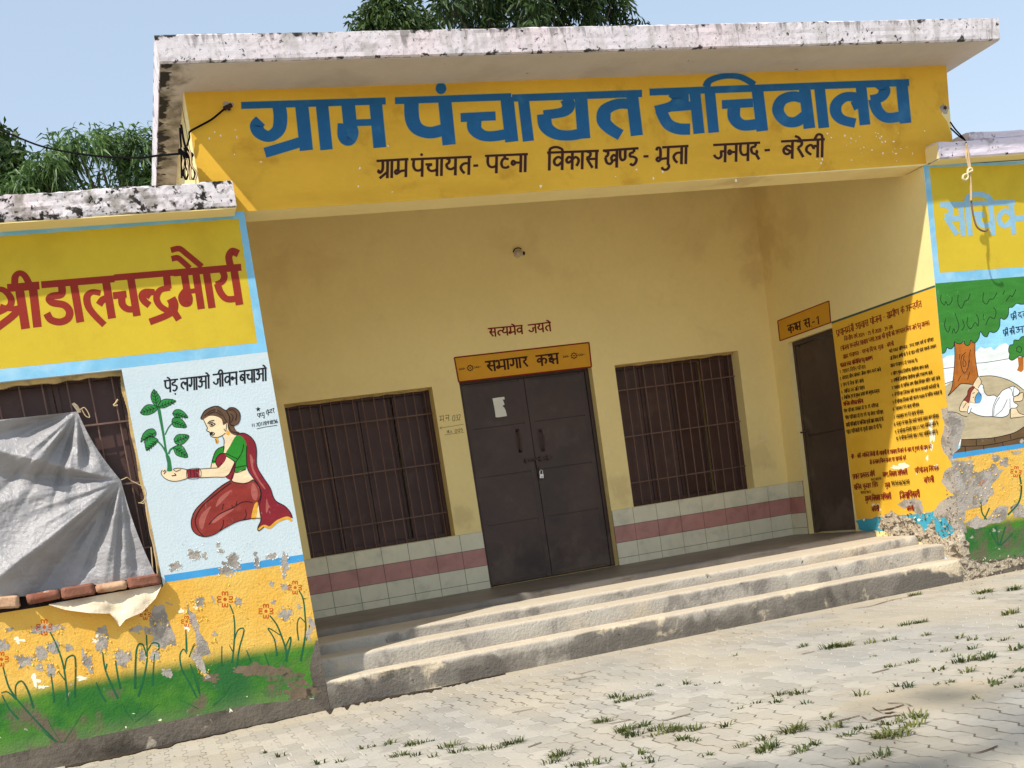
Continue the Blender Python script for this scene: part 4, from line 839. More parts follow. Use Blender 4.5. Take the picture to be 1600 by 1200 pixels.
for p, w_ in (([(316, 650), (345, 590), (382, 548)], 2.0), ([(325, 805), (290, 745), (243, 698)], 2.6), ([(345, 815), (362, 778), (392, 758)], 3)): line(W1, p, w_, .0038, mm=br)
br.build('sapling_branching', m_stalk, MU)
art('skin', m_skin, [[(640, 515), (668, 575), (676, 592), (670, 616), (694, 626), (698, 640), (704, 660), (725, 670), (765, 672), (805, 655), (825, 700), (812, 800), (835, 812), (925, 660), (930, 620), (850, 540), (790, 492), (700, 488)],
                    [(832, 826), (905, 880), (890, 940), (835, 1004), (740, 1010), (610, 1016), (610, 942), (720, 935), (770, 928), (800, 888)], [(712, 890), (704, 930), (770, 926), (745, 888)],
                    [(502, 950), (440, 935), (390, 940), (370, 962), (330, 960), (320, 932), (292, 950), (282, 980), (312, 1020), (370, 1045), (440, 1040), (506, 1018)], [(905, 968), (1003, 942), (1030, 990), (1068, 1032), (1010, 1062), (950, 1062), (882, 1040)]], .0036)
art('foot', m_skin, [[(640, 880), (655, 930), (668, 988), (622, 990), (612, 930)]], .0036, W2)
art('far_sleeve', m_blouse, [[(822, 748), (770, 765), (735, 810), (712, 885), (742, 890), (755, 845), (790, 812), (812, 805)]], .0042)
art('blouse', m_blouse, [[(922, 658), (975, 660), (1008, 710), (1012, 800), (1005, 943), (960, 955), (912, 972), (918, 885), (832, 828), (870, 745)]], .0048)
art('chest_drape', m_drape, [[(838, 812), (795, 808), (758, 840), (745, 885), (765, 926), (800, 905), (832, 862)], [(905, 888), (920, 910), (908, 970), (885, 1036), (830, 1010), (862, 980)]], .0045)
art('hair', m_hair, [[(618, 508), (650, 450), (710, 415), (770, 408), (830, 440), (865, 420), (910, 422), (948, 455), (957, 505), (940, 555), (905, 575), (925, 618), (950, 630), (925, 656), (880, 640), (852, 600), (845, 550), (812, 568), (798, 520), (755, 495), (695, 490), (635, 522)]], .0045)
art('earring', m_goldm, [[(838, 625), (850, 612), (868, 635), (858, 655), (840, 648)], [(742, 680), (762, 678), (774, 705), (762, 728), (744, 715)]], .005)
art('bangle', m_drape, [[(500, 948), (608, 938), (612, 1016), (508, 1021)]], .0045, sm=False)
art('sari', m_sari, [[(420, 680), (335, 732), (230, 822), (132, 920), (98, 1010), (108, 1085), (150, 1125), (215, 1140), (290, 1120), (370, 1070), (480, 1015), (590, 992), (640, 900), (665, 800), (645, 735), (605, 675), (560, 695), (500, 705), (450, 698)]], .0042, W2)
art('sari_fold', m_sari, [[(240, 1050), (320, 965), (430, 908), (520, 858), (600, 862), (628, 880), (590, 990), (480, 1014), (340, 1082), (250, 1100)]], .0047, W2)
art('sari_highlight', m_hi, [[(600, 700), (640, 770), (630, 840), (600, 830), (585, 770)], [(330, 820), (420, 760), (400, 800), (300, 900)], [(180, 960), (260, 890), (220, 980), (190, 1080), (160, 1040)], [(262, 1010), (330, 960), (430, 915), (440, 922), (350, 985), (280, 1030)]], .0052, W2)
art('drape', m_drape, [[(468, 306), (520, 295), (575, 320), (615, 370), (630, 440), (632, 560), (680, 650), (740, 740), (780, 840), (860, 890), (905, 940), (920, 985), (880, 985), (800, 1015), (740, 1065), (690, 1055), (645, 1090), (642, 1060), (665, 1000), (652, 890), (668, 800), (645, 720), (562, 600), (548, 500), (550, 400), (520, 330)]], .0052, W2)
art('drape_highlight', m_hi, [[(575, 470), (600, 500), (606, 580), (650, 670), (700, 740), (690, 748), (620, 650), (588, 570)], [(712, 830), (730, 880), (770, 950), (735, 900), (712, 950), (705, 900)]], .0058, W2)
hm = MB(); hm.ribbon(smooth(W2([(646, 1086), (690, 1054), (740, 1064), (800, 1016), (880, 986), (918, 1012)]), False, 5), 'F', 4.2, off=.0058); hm.poly(W2([(612, 880), (640, 866), (625, 990), (588, 988)]), 'F', .0055, True); hm.build('gold_hem', m_goldm, MU)
for zf, pts, w_ in ((W1, [(640, 515), (668, 575), (676, 592), (670, 616), (694, 626), (698, 640), (704, 660), (725, 670), (765, 672), (805, 655), (830, 635)], 1.0), (W1, [(678, 556), (700, 535), (735, 528)], 1.5), (W1, [(690, 560), (712, 545), (745, 560)], 1.3), (W1, [(695, 572), (715, 580), (745, 558)], 1.0), (W1, [(698, 636), (715, 628), (738, 640), (720, 655), (700, 645)], 1.2), (W1, [(800, 660), (818, 700), (812, 800)], .9),
                   (W1, [(822, 545), (838, 560), (832, 620), (818, 600)], .9), (W1, [(832, 828), (905, 882), (890, 940), (835, 1006), (740, 1011), (612, 1016)], .9), (W1, [(612, 942), (720, 935), (770, 928), (800, 890)], .9), (W1, [(505, 948), (440, 935), (388, 942), (410, 962), (450, 945)], .9), (W1, [(292, 950), (282, 980), (312, 1020), (370, 1045), (440, 1042), (508, 1020)], .9), (W1, [(300, 965), (318, 950)], 1.2), (W1, [(305, 985), (325, 960)], 1.2), (W1, [(372, 1000), (408, 995), (395, 980)], 1.4),
                   (W1, [(832, 828), (918, 884)], 1.0), (W1, [(838, 812), (930, 855)], .9), (W1, [(918, 885), (912, 972), (1005, 943)], 1.0), (W1, [(915, 930), (1005, 912)], .9), (W1, [(918, 884), (970, 800), (985, 730)], .9), (W1, [(716, 872), (745, 880)], .9), (W1, [(820, 750), (770, 766), (735, 812), (705, 930)], .9), (W1, [(838, 812), (795, 808), (758, 840), (745, 885), (765, 926)], 1.0), (W1, [(906, 970), (882, 1040), (950, 1062), (1010, 1062), (1068, 1032)], 1.0), (W1, [(618, 510), (650, 450), (710, 415), (770, 408), (832, 442), (865, 420), (910, 422), (948, 455), (957, 505), (940, 555), (905, 575)], 1.1),
                   (W1, [(650, 490), (720, 440), (790, 460), (840, 540)], .8), (W1, [(680, 480), (740, 455), (800, 490)], .8), (W1, [(860, 440), (900, 440), (925, 480), (915, 530)], .9), (W1, [(875, 470), (895, 500), (880, 545)], .9), (W1, [(840, 450), (865, 500), (870, 560), (905, 575)], 1.4), (W1, [(850, 560), (880, 620), (940, 635)], .9), (W1, [(745, 685), (758, 720)], .8), (W1, [(500, 948), (608, 938), (612, 1016), (508, 1021), (500, 948)], .8), (W1, [(530, 948), (535, 1018)], .7), (W1, [(560, 945), (565, 1017)], .7), (W1, [(585, 942), (588, 1016)], .7),
                   (W2, [(420, 680), (335, 732), (230, 822), (132, 920), (98, 1010), (108, 1085), (150, 1125), (215, 1140), (290, 1120), (370, 1070), (480, 1015), (590, 992), (660, 988)], 1.2), (W2, [(420, 700), (290, 800), (180, 900), (130, 1000), (150, 1080), (200, 1138)], 1.2), (W2, [(240, 1040), (320, 960), (430, 906), (520, 856), (600, 860)], 1.0), (W2, [(605, 675), (650, 735), (664, 800), (640, 860)], 1.1), (W2, [(360, 1000), (355, 1050), (330, 1090)], 1.0), (W2, [(540, 920), (545, 970), (515, 1010)], .9), (W2, [(360, 870), (350, 920)], .8), (W2, [(430, 880), (432, 905)], .8), (W2, [(470, 850), (460, 890)], .8),
                   (W2, [(468, 306), (520, 295), (575, 320), (615, 370), (630, 440), (632, 560), (680, 650), (740, 740), (780, 840), (860, 890), (905, 940), (922, 988)], 1.2), (W2, [(550, 400), (548, 500), (562, 600), (645, 720), (668, 800), (652, 890), (665, 1000), (642, 1060), (646, 1092), (690, 1060)], 1.2)):
    line(zf, pts, w_)
ink.disc(*W1([(713, 563)])[0], 2.0, 1.7, 'F', .0066, 8); ink.disc(*W1([(712, 640)])[0], 2.2, 1.6, 'F', .0066, 8)
ink.build('ink_outline', m_ink, MU)
dk = MB(); dk.poly(W1([(502, 950), (608, 940), (612, 955), (504, 966)]), 'F', .0052); dk.build('bangle_band', m_maroon, MU)
m = MB(); a = W1([(305, 190), (440, 172), (455, 170), (690, 150), (722, 142), (930, 115), (945, 108), (1180, 82)])
write(m, 'पेड़', (256, 595.2), (278, 592.4), 19, 'F', 2.8, 2.4, lean=.02); write(m, 'लगाओ', (281.5, 592), (327.5, 586.8), 20, 'F', 2.8, 2.4, lean=.02); write(m, 'जीवन', (332.5, 585.5), (371, 581), 20, 'F', 2.8, 2.4, lean=.02); write(m, 'बचाओ', (373.5, 580.5), (416.5, 575), 20, 'F', 2.8, 2.4, lean=.02)
m.build('slogan_lettering', m_black, B)
m = MB(); pts = []
for k in range(10):
    a = -math.pi/2-.1+k*math.pi/5; r = 4.3 if k % 2 == 0 else 1.8; pts.append((403.3+r*math.cos(a), 639.3+r*math.sin(a)))
m.poly(pts, 'F', .004)
write(m, 'पप्पू', (401.5, 646.5), (413, 644.5), 7, 'F', 1.0, .8, lean=.1); write(m, 'पेन्टर', (415.5, 642.5), (428.5, 637.6), 8, 'F', 1.0, .8, lean=.05)
write(m, 'M', (393, 661.5), (397.5, 660.8), 6, 'F', .9, head=False); write(m, '7017891856', (399.5, 660.8), (434, 654.5), 6.2, 'F', .9, head=False, lean=.05)
m.ribbon([(401, 670), (415, 667), (433, 664.5)], 'F', .8, off=.004)
m.build('painter_signature', m_black, B)

# ---------------------------------------------------------------- back wall signs
m = MB(); write(m, 'सत्यमेव', (762.5, 513.5), (816.5, 508.5), 13.5, 'B', 2.6, 2.2, lean=.1); write(m, 'जयते', (825, 508), (860.5, 503.5), 14, 'B', 2.6, 2.2, lean=.1); m.build('motto_lettering', m_maroon, B)
ZD = Zm(700, 480, 6.667)
def sign(name, q, pl, texts, ink_, border, bw, extra=None):
    m = MB(); m.poly(q, pl, .004); o = m.build(name, m_sign, B)
    m = MB()
    for i in range(4): m.ribbon([q[i], q[(i+1) % 4]], pl, bw, off=.006)
    m.build('sign_border', border, o)
    m = MB()
    for t in texts: write(m, *t)
    if extra: extra(m)
    m.build('sign_lettering', ink_, o); return o
def deco(m):
    for cx, cy in ((734.7, 575), (896.9, 555.8)):
        m.disc(cx, cy, 1.3, 1.3, 'B', .0066, 8)
        for k in range(8):
            a = k*math.pi/4; m.disc(cx+4*math.cos(a), cy+4*math.sin(a), 1.5, 1.2, 'B', .0066, 8)
        for s in (-1, 1):
            for d in (8.5, 11.5, 14.5): m.ribbon([(cx+s*d-3, cy-s*d*.115-1.8), (cx+s*d, cy-s*d*.115), (cx+s*d-3, cy-s*d*.115+1.8)], 'B', .8, off=.0066)
            m.ribbon([(cx+s*8, cy-s*.9), (cx+s*17, cy-s*2)], 'B', .6, off=.0066)
sign('hall_sign', [(709.8, 558.8), (920.2, 535.2), (924.2, 573.2), (716.8, 597)], 'B', [('सभागार', (758, 565.5), (824, 557.5), 16, 'B', 3.2, 2.6, 44, .12, .0065), ('कक्ष', (837, 556.5), (873, 552), 16.5, 'B', 3.2, 2.6, 44, .1, .0065)], m_brown_ink, m_maroon, 2.2, deco)
m = MB(); write(m, 'म.न', (686.5, 650.5), (702, 648.5), 9, 'B', .8, lean=.05); write(m, '032', (707, 648.8), (720, 646.5), 10, 'B', .8, head=False, lean=0); m.ribbon([(687, 669), (724, 663)], 'B', .6, off=.004); m.ribbon([(690, 666.5), (687, 669), (690.5, 670.5)], 'B', .7, off=.004); write(m, 'MLA', (698, 672), (706, 671), 5.5, 'B', .7, head=False); write(m, '0125', (710.5, 671), (722.5, 668.5), 5.5, 'B', .7, head=False); m.ribbon([(695, 679.5), (725, 675.5)], 'B', .6, off=.004)
m.build('pencilled_house_number', M('pencil_marks', c(110, 88, 52), .9), B)

sc2 = MB()
for x, y, dx, dy in ((1189, 672, 10, 18), (1196, 668, -6, 22), (1186, 690, 16, -6), (1192, 640, 4, 14), (697, 690, 5, 16), (706, 720, 3, 18), (940, 640, 4, 14), (946, 690, 6, 20), (1175, 590, 5, 12), (960, 760, 3, 12)): sc2.ribbon([(x, y), (x+dx*.5+1, y+dy*.5), (x+dx, y+dy)], 'B', .7, off=.0012)
sc2.build('scratch_marks', M('pale_scratch', c(244, 228, 190), .95), B)
# ---------------------------------------------------------------- side wall: room sign and scheme notice
sign('room_sign', [(1215, 501.4), (1295.2, 470.2), (1298, 504), (1218.6, 532.6)], 'S', [('कक्ष', (1230, 509.5), (1251, 502), 13, 'S', 2.2, 1.9, 44, .1, .0065), ('स.', (1255, 501), (1268, 496), 13.5, 'S', 2.2, 1.9, 44, .1, .0065), ('-1', (1267, 497), (1279.5, 492), 15, 'S', 2, 1.9, 44, .1, .0065, False)], m_brown_ink, m_maroon, 1.6)
m = MB(); m.poly([(1299.5, 505.5), (1461, 448), (1473, 559), (1489, 700), (1502, 830), (1427, 812), (1339, 812), (1331, 760)], 'S', .0015); PO = m.build('scheme_notice', m_poster, B)
m = MB(); m.ribbon([(1299, 504.5), (1461, 447)], 'S', 3.2, off=.003); m.build('notice_border', m_teal, PO)
m = MB(); m.rag([(1339, 812), (1500, 795), (1503, 830), (1470, 842), (1420, 832), (1341, 828)], 'S', .003, 5, 1.6); m.build('skirting_paint', m_teal2, B)
P1, P2 = Zm(1300, 460, 6.667), Zm(1310, 640, 6.0)
tr, tk = MB(), MB()
def wl_(mm, zf, s, tx, p0, p1, h, w_, **k):
    a, b = zf([p0, p1]); write(mm, tx, a, b, h/s, 'S', w_*.86, w_*.7, off=.004, lean=.11, gap=30, n=2, **k)
A_ = 6.667
for tx, p0, p1, h in (('प्रधानमंत्री आवास योजना - ग्रामीण के अन्तर्गत', (40, 380), (928, 66), 66),): wl_(tr, P1, A_, tx, p0, p1, h, 1.5)
for tx, p0, p1, h in (('वित्तीय वर्ष 2024 - 25 से 2028 - 29 तक', (125, 445), (632, 318), 42), ('(योजना अन्तर्गत आवास प्लस 2018 की सूची को अद्यतन किये जाने हेतु मानक)', (88, 545), (1012, 272), 46), ('ग्राम पंचायत - पटना वि.ख. भुता - बरेली', (112, 635), (640, 492), 40), ('पात्रता स्वतः सम्मिलित हेतु मानदण्ड', (85, 722), (422, 640), 40), ('अन्तिम वरीयता प्रक्रिया', (115, 1125), (322, 1090), 40)): wl_(tr, P1, A_, tx, p0, p1, h, 1.05)
for tx, p0, p1, h in (('1. आश्रय विहीन परिवार।', (78, 790), (348, 735), 36), ('2. बेसहारा भीख मांगकर जीवन यापन करने वाले।', (80, 860), (508, 762), 36), ('3. हाथ से मैला ढोने वाले।', (85, 930), (328, 880), 36), ('4. आदिम जन जाति समूह।', (95, 1000), (338, 950), 36), ('5. वैधानिक रूप से मुक्त कराये गये बंधुआ मजदूर।', (100, 1065), (492, 985), 36), ('शेष परिवार मकान में रह रहे वरीयता', (120, 1200), (480, 1135), 36),
                      ('शर्त स्वतः बहिष्कृत : उच्च आय वर्ग के परिवार', (592, 580), (1056, 450), 34), ('जो निम्न श्रेणी के हैं वे पात्र नहीं होंगे पक्के मकान', (600, 655), (1082, 520), 34), ('ग्राम पंचायत में पक्का है।', (605, 728), (888, 670), 34), ('1. मोटर युक्त तिपहिया चौपहिया वाहन वाले।', (612, 812), (1002, 730), 34), ('2. मशीनी तिपहिया चौपहिया कृषि उपकरण वाले।', (615, 885), (1042, 795), 34), ('3. 50000 से अधिक ऋण सीमा किसान क्रेडिट कार्ड वाले।', (618, 958), (1122, 850), 34), ('4. वे परिवार जिनका कोई सदस्य सरकारी कर्मचारी हो।', (622, 1032), (1112, 930), 34), ('5. वे परिवार जिनका कोई सदस्य 15000 से अधिक कमाता हो।', (628, 1108), (1142, 998), 34), ('6. आयकर देने वाला परिवार।', (632, 1178), (905, 1128), 34)): wl_(tk, P1, A_, tx, p0, p1, h, .85)
for tx, p0, p1, h in (('शेष परिवार में रह रहे या बेघर परिवार', (62, 62), (418, 5), 34), ('सभी परिवारों से अन्तिम सूची ग्राम सभा में हों', (68, 130), (418, 72), 34), ('पात्र परिवारों से सूची ग्राम में ही हैं।', (74, 195), (402, 140), 34), ('7. व्यवसाय कर देने वाला परिवार।', (515, 55), (792, 0), 32), ('8. मजदूर के पास तीन कमरे पक्के मकान वाले परिवार।', (520, 122), (938, 40), 32), ('9. वे परिवार जिनके पास 2.5 एकड़ सिंचित भूमि है।', (528, 195), (932, 108), 32), ('10. वे परिवार जिनके पास 5 एकड़ असिंचित भूमि है।', (538, 255), (928, 190), 32)): wl_(tk, P2, 6, tx, p0, p1, h, .85)
for tx, p0, p1, h, w_ in (('नोट - कोई व्यक्ति किसी भी लाभार्थी से आवास दिलाने के नाम से रुपये की मांग करे', (115, 425), (872, 330), 38, .95), ('तो तत्काल निम्न नम्बर पर सम्पर्क करें', (290, 478), (632, 432), 38, .95), ('प्रधान डालचन्द्र मौर्य', (132, 610), (336, 578), 46, 1.1), ('खण्ड विकास अधिकारी', (412, 592), (642, 562), 46, 1.1), ('परियोजना निदेशक', (714, 552), (938, 525), 46, 1.1), ('सचिव', (142, 708), (212, 700), 46, 1.1), ('कुमार सिंह', (225, 700), (370, 682), 42, 1.1), ('भुता', (436, 690), (480, 682), 42, 1.2), ('बरेली', (798, 642), (892, 628), 50, 1.5), ('मुख्य विकास अधिकारी', (248, 815), (490, 785), 52, 1.2), ('जिलाधिकारी', (572, 782), (758, 762), 58, 1.6), ('बरेली', (308, 915), (378, 905), 44, 1.4), ('बरेली', (640, 912), (702, 905), 40, 1.4)): wl_(tr, P2, 6, tx, p0, p1, h, w_)
wl_(tk, P2, 6, '9454465659', (492, 668), (662, 650), 46, 1.2, head=False); wl_(tk, P2, 6, '9451029', (302, 645), (398, 632), 26, .8, head=False); wl_(tk, P2, 6, '9012363', (205, 765), (300, 757), 26, .8, head=False)
tr.build('notice_heading_lettering', m_maroon, PO); tk.build('notice_list_lettering', M('black_brown_lettering_paint', c(62, 40, 16), .8), PO)
# flaked spots and crumbling foot of the notice
wc = MB()
for x, y, rx, ry in ((1454, 664, 3, 9), (1456, 680, 3.5, 10), (1455, 698, 2.5, 6), (1446, 702, 2, 4), (1449, 716, 2, 4), (1399, 730, 7, 3.5), (1411, 728, 7, 5), (1463, 729, 3, 3), (1433, 738, 1.4, 2.5), (1365, 789, 2.2, 3), (1372, 789, 2, 2.6), (1374, 796, 1.8, 2.4), (1436, 812, 2, 2), (1350, 812, 2, 2)): wc.blob(x, y, rx, ry, 'S', .0055, 0, 20, .5)
wc.build('lime_flaking', m_white_chip, B)
cp = MB()
cp.rag([(1402, 790), (1412, 782), (1428, 778), (1440, 782), (1441, 796), (1438, 808), (1430, 800), (1424, 792), (1412, 796)], 'S', .0052, 4, 1.5)
cp.rag([(1463, 795), (1470, 782), (1484, 776), (1500, 774), (1504, 832), (1492, 830), (1476, 808), (1466, 812), (1460, 806)], 'S', .0052, 4, 2)
cp.rag([(1470, 640), (1484, 636), (1490, 705), (1500, 780), (1484, 770), (1470, 752), (1474, 738), (1486, 728), (1482, 716), (1474, 706), (1470, 690), (1474, 676), (1476, 660)], 'S', .0052, 4, 1.8)
cp.build('peeled_plaster', m_plaster, B)
rb = MB()
rb.rag([(1372, 826), (1378, 806), (1392, 798), (1402, 804), (1420, 808), (1430, 816), (1440, 820), (1446, 832), (1452, 816), (1458, 812), (1462, 830), (1474, 842), (1488, 834), (1497, 826), (1504, 832), (1512, 912), (1500, 905), (1486, 876), (1462, 862), (1440, 846), (1400, 838)], 'S', .006, 4, 1.8)
rb.build('crumbling_foot', m_rubble, B)

# ---------------------------------------------------------------- right wing: name panel and resting-man mural
XE = 2100
R_ = lambda p, q: ext(p, q, XE)
rbl = MB()
rbl.poly([(1443, 258), (1600, 252), R_((1443, 258), (1600, 252)), R_((1453, 262.5), (1600, 257.5)), (1600, 257.5), (1453, 262.5)], 'F', .0015)
rbl.poly([(1443, 258), (1453, 262.5), (1468.5, 425.3), (1461.2, 443)], 'F', .0015)
rbl.poly([(1468.5, 425.3), (1600, 416), R_((1468.5, 425.3), (1600, 416)), R_((1461.2, 443), (1600, 432)), (1600, 432), (1461.2, 443)], 'F', .0015)
rbl.build('panel_border', m_sky_blue, B)
m = MB(); m.poly([(1452, 261.5), (1600, 256.5), R_((1453, 261.5), (1600, 256.5)), R_((1468.5, 426.3), (1600, 417)), (1600, 417), (1468, 426.3)], 'F', .003); m.build('name_panel', m_yellow, B)
m = MB(); write(m, 'सचिव', (1470, 320), (1585, 316), 50, 'F', 8, 8, lean=.09, off=.0055); m.ribbon([(1586, 341), (1604, 340)], 'F', 9, off=.0055); m.build('office_lettering', m_pale_blue, B)
M1, M2 = Zm(1460, 430, 7.058), Zm(1470, 560, 7.5)
RM = MB().build('resting_mural', None, B)
m_crown = M('tree_green_mural_paint', c(58, 128, 48), .85, .08, 5); m_trunkm = M('trunk_brown_mural_paint', c(178, 104, 36), .85, .1, 6, layers=[(c(150, 84, 30), 8, .56, .08, dict(stretch=(3, 1, .6), op=.6))]); m_air = M('sky_mural_paint', c(150, 212, 236), .85, .05, 3); m_cloud = M('white_mural_paint', c(236, 240, 236), .85, .03, 4)
m_mound = M('tan_mound_mural_paint', c(190, 174, 140), .85, .08, 5); m_brickm = M('brown_plinth_mural_paint', c(104, 80, 52), .85, .1, 8); m_turban = M('dark_red_hair_mural_paint', c(128, 54, 38), .8); m_mask = M('blue_mask_mural_paint', c(84, 150, 196), .8); m_cloth = M('white_clothes_mural_paint', c(238, 240, 240), .8, .03, 9)
mm = MB(); mm.poly([(1461.2, 442.6), (1600, 431.6), R_((1461, 442.6), (1600, 431.6)), R_((1489, 717), (1600, 699)), (1600, 699), (1489, 717)], 'F', .0012); mm.build('mural_sky', m_air, RM)
mm = MB(); mm.poly(M1([(80, 920), (140, 890), (215, 880), (460, 840), (510, 790), (560, 810), (620, 790), (660, 830), (720, 770), (790, 750), (850, 800), (988, 780), (4500, 600), (4500, 1500), (988, 1800), (110, 1900)]), 'F', .002); mm.build('mural_cloud', m_cloud, RM)
mm = MB(); mm.poly(M2([(30, 330), (140, 265), (300, 225), (460, 208), (600, 204), (760, 240), (880, 300), (975, 370), (1500, 560), (1500, 700), (975, 800), (860, 870), (640, 925), (400, 945), (240, 950), (60, 980)]), 'F', .0028); mm.build('mural_mound', m_mound, RM)
mm = MB(); mm.poly(M2([(240, 950), (400, 945), (640, 925), (860, 870), (975, 800), (1500, 690), (1500, 915), (975, 1002), (130, 1122), (225, 1050)]), 'F', .0034); mm.build('mural_plinth', m_brickm, RM)
mm = MB(); mm.poly([(1488, 708.5), (1600, 692.5), R_((1488, 708.5), (1600, 692.5)), R_((1488.7, 717), (1600, 699.5)), (1600, 699.5), (1488.7, 717)], 'F', .004); mm.build('blue_line', m_mid_blue, RM)
scal = [(65, 855), (100, 860), (125, 835), (140, 795), (160, 810), (190, 808), (215, 780), (220, 735), (250, 752), (290, 755), (325, 725), (332, 755), (360, 776), (390, 760), (402, 715), (425, 742), (455, 740), (490, 690), (508, 620), (540, 665), (580, 678), (608, 625), (650, 632), (690, 615), (720, 560), (728, 475), (765, 488), (800, 465), (818, 420), (822, 358), (860, 352), (905, 310), (950, 320), (990, 318), (1400, 330), (4500, 250)]
mm = MB(); mm.poly([(1461.2, 442.8), (1600, 431.8), R_((1461, 442.8), (1600, 431.8))]+M1(scal[::-1])+[(1469, 540)], 'F', .0042); mm.build('mural_tree_crown', m_crown, RM)
art('mural_tree_trunk', m_trunkm, [[(222, 745), (260, 752), (300, 752), (332, 730), (360, 772), (400, 720), (448, 742), (448, 900), (480, 1110), (430, 1210), (300, 1195), (245, 1240), (150, 1330), (190, 1250), (212, 1100), (225, 900)]], .0036, M1, sm=False, par=RM)
art('small_mural_tree', m_crown, [[(820, 800), (835, 770), (870, 760), (880, 715), (930, 715), (960, 680), (1010, 670), (1080, 700), (1100, 800), (1060, 880), (985, 905), (940, 890), (900, 915), (860, 938), (825, 920), (830, 870), (818, 840)]], .0036, M1, par=RM)
art('small_mural_trunk', m_trunkm, [[(918, 905), (985, 900), (985, 1045), (955, 1070), (910, 1050), (930, 1000)]], .0032, M1, sm=False, par=RM)
art('resting_figure_skin', m_skin, [[(440, 205), (470, 260), (470, 300), (440, 360), (375, 340), (385, 290)], [(220, 610), (235, 540), (265, 490), (330, 510), (325, 590), (290, 625)], [(380, 340), (430, 370), (470, 440), (440, 510), (370, 515), (345, 480), (355, 400)], [(860, 460), (900, 440), (935, 405), (962, 405), (960, 480), (930, 500), (865, 505)], [(820, 590), (880, 590), (920, 640), (985, 665), (985, 680), (850, 695), (818, 690)]], .0046, M2, par=RM)
art('resting_figure_hair', m_turban, [[(345, 340), (375, 325), (400, 340), (360, 400), (345, 470), (325, 525), (290, 500), (262, 490), (310, 430), (318, 380)]], .005, M2, par=RM)
art('resting_figure_mask', m_mask, [[(440, 395), (475, 420), (480, 470), (455, 515), (410, 522), (398, 490), (410, 440)]], .0056, M2, par=RM)
art('resting_figure_clothes', m_cloth, [[(440, 345), (460, 310), (485, 303), (502, 335), (510, 390), (550, 435), (620, 430), (665, 445), (720, 380), (790, 345), (850, 325), (900, 355), (925, 390), (900, 430), (850, 450), (855, 510), (905, 545), (880, 580), (815, 590), (790, 660), (710, 690), (600, 680), (510, 680), (420, 660), (350, 625), (330, 648), (312, 620), (330, 560), (345, 520), (400, 530), (460, 520), (480, 460), (450, 390)]], .0052, M2, par=RM)
ink = MB()
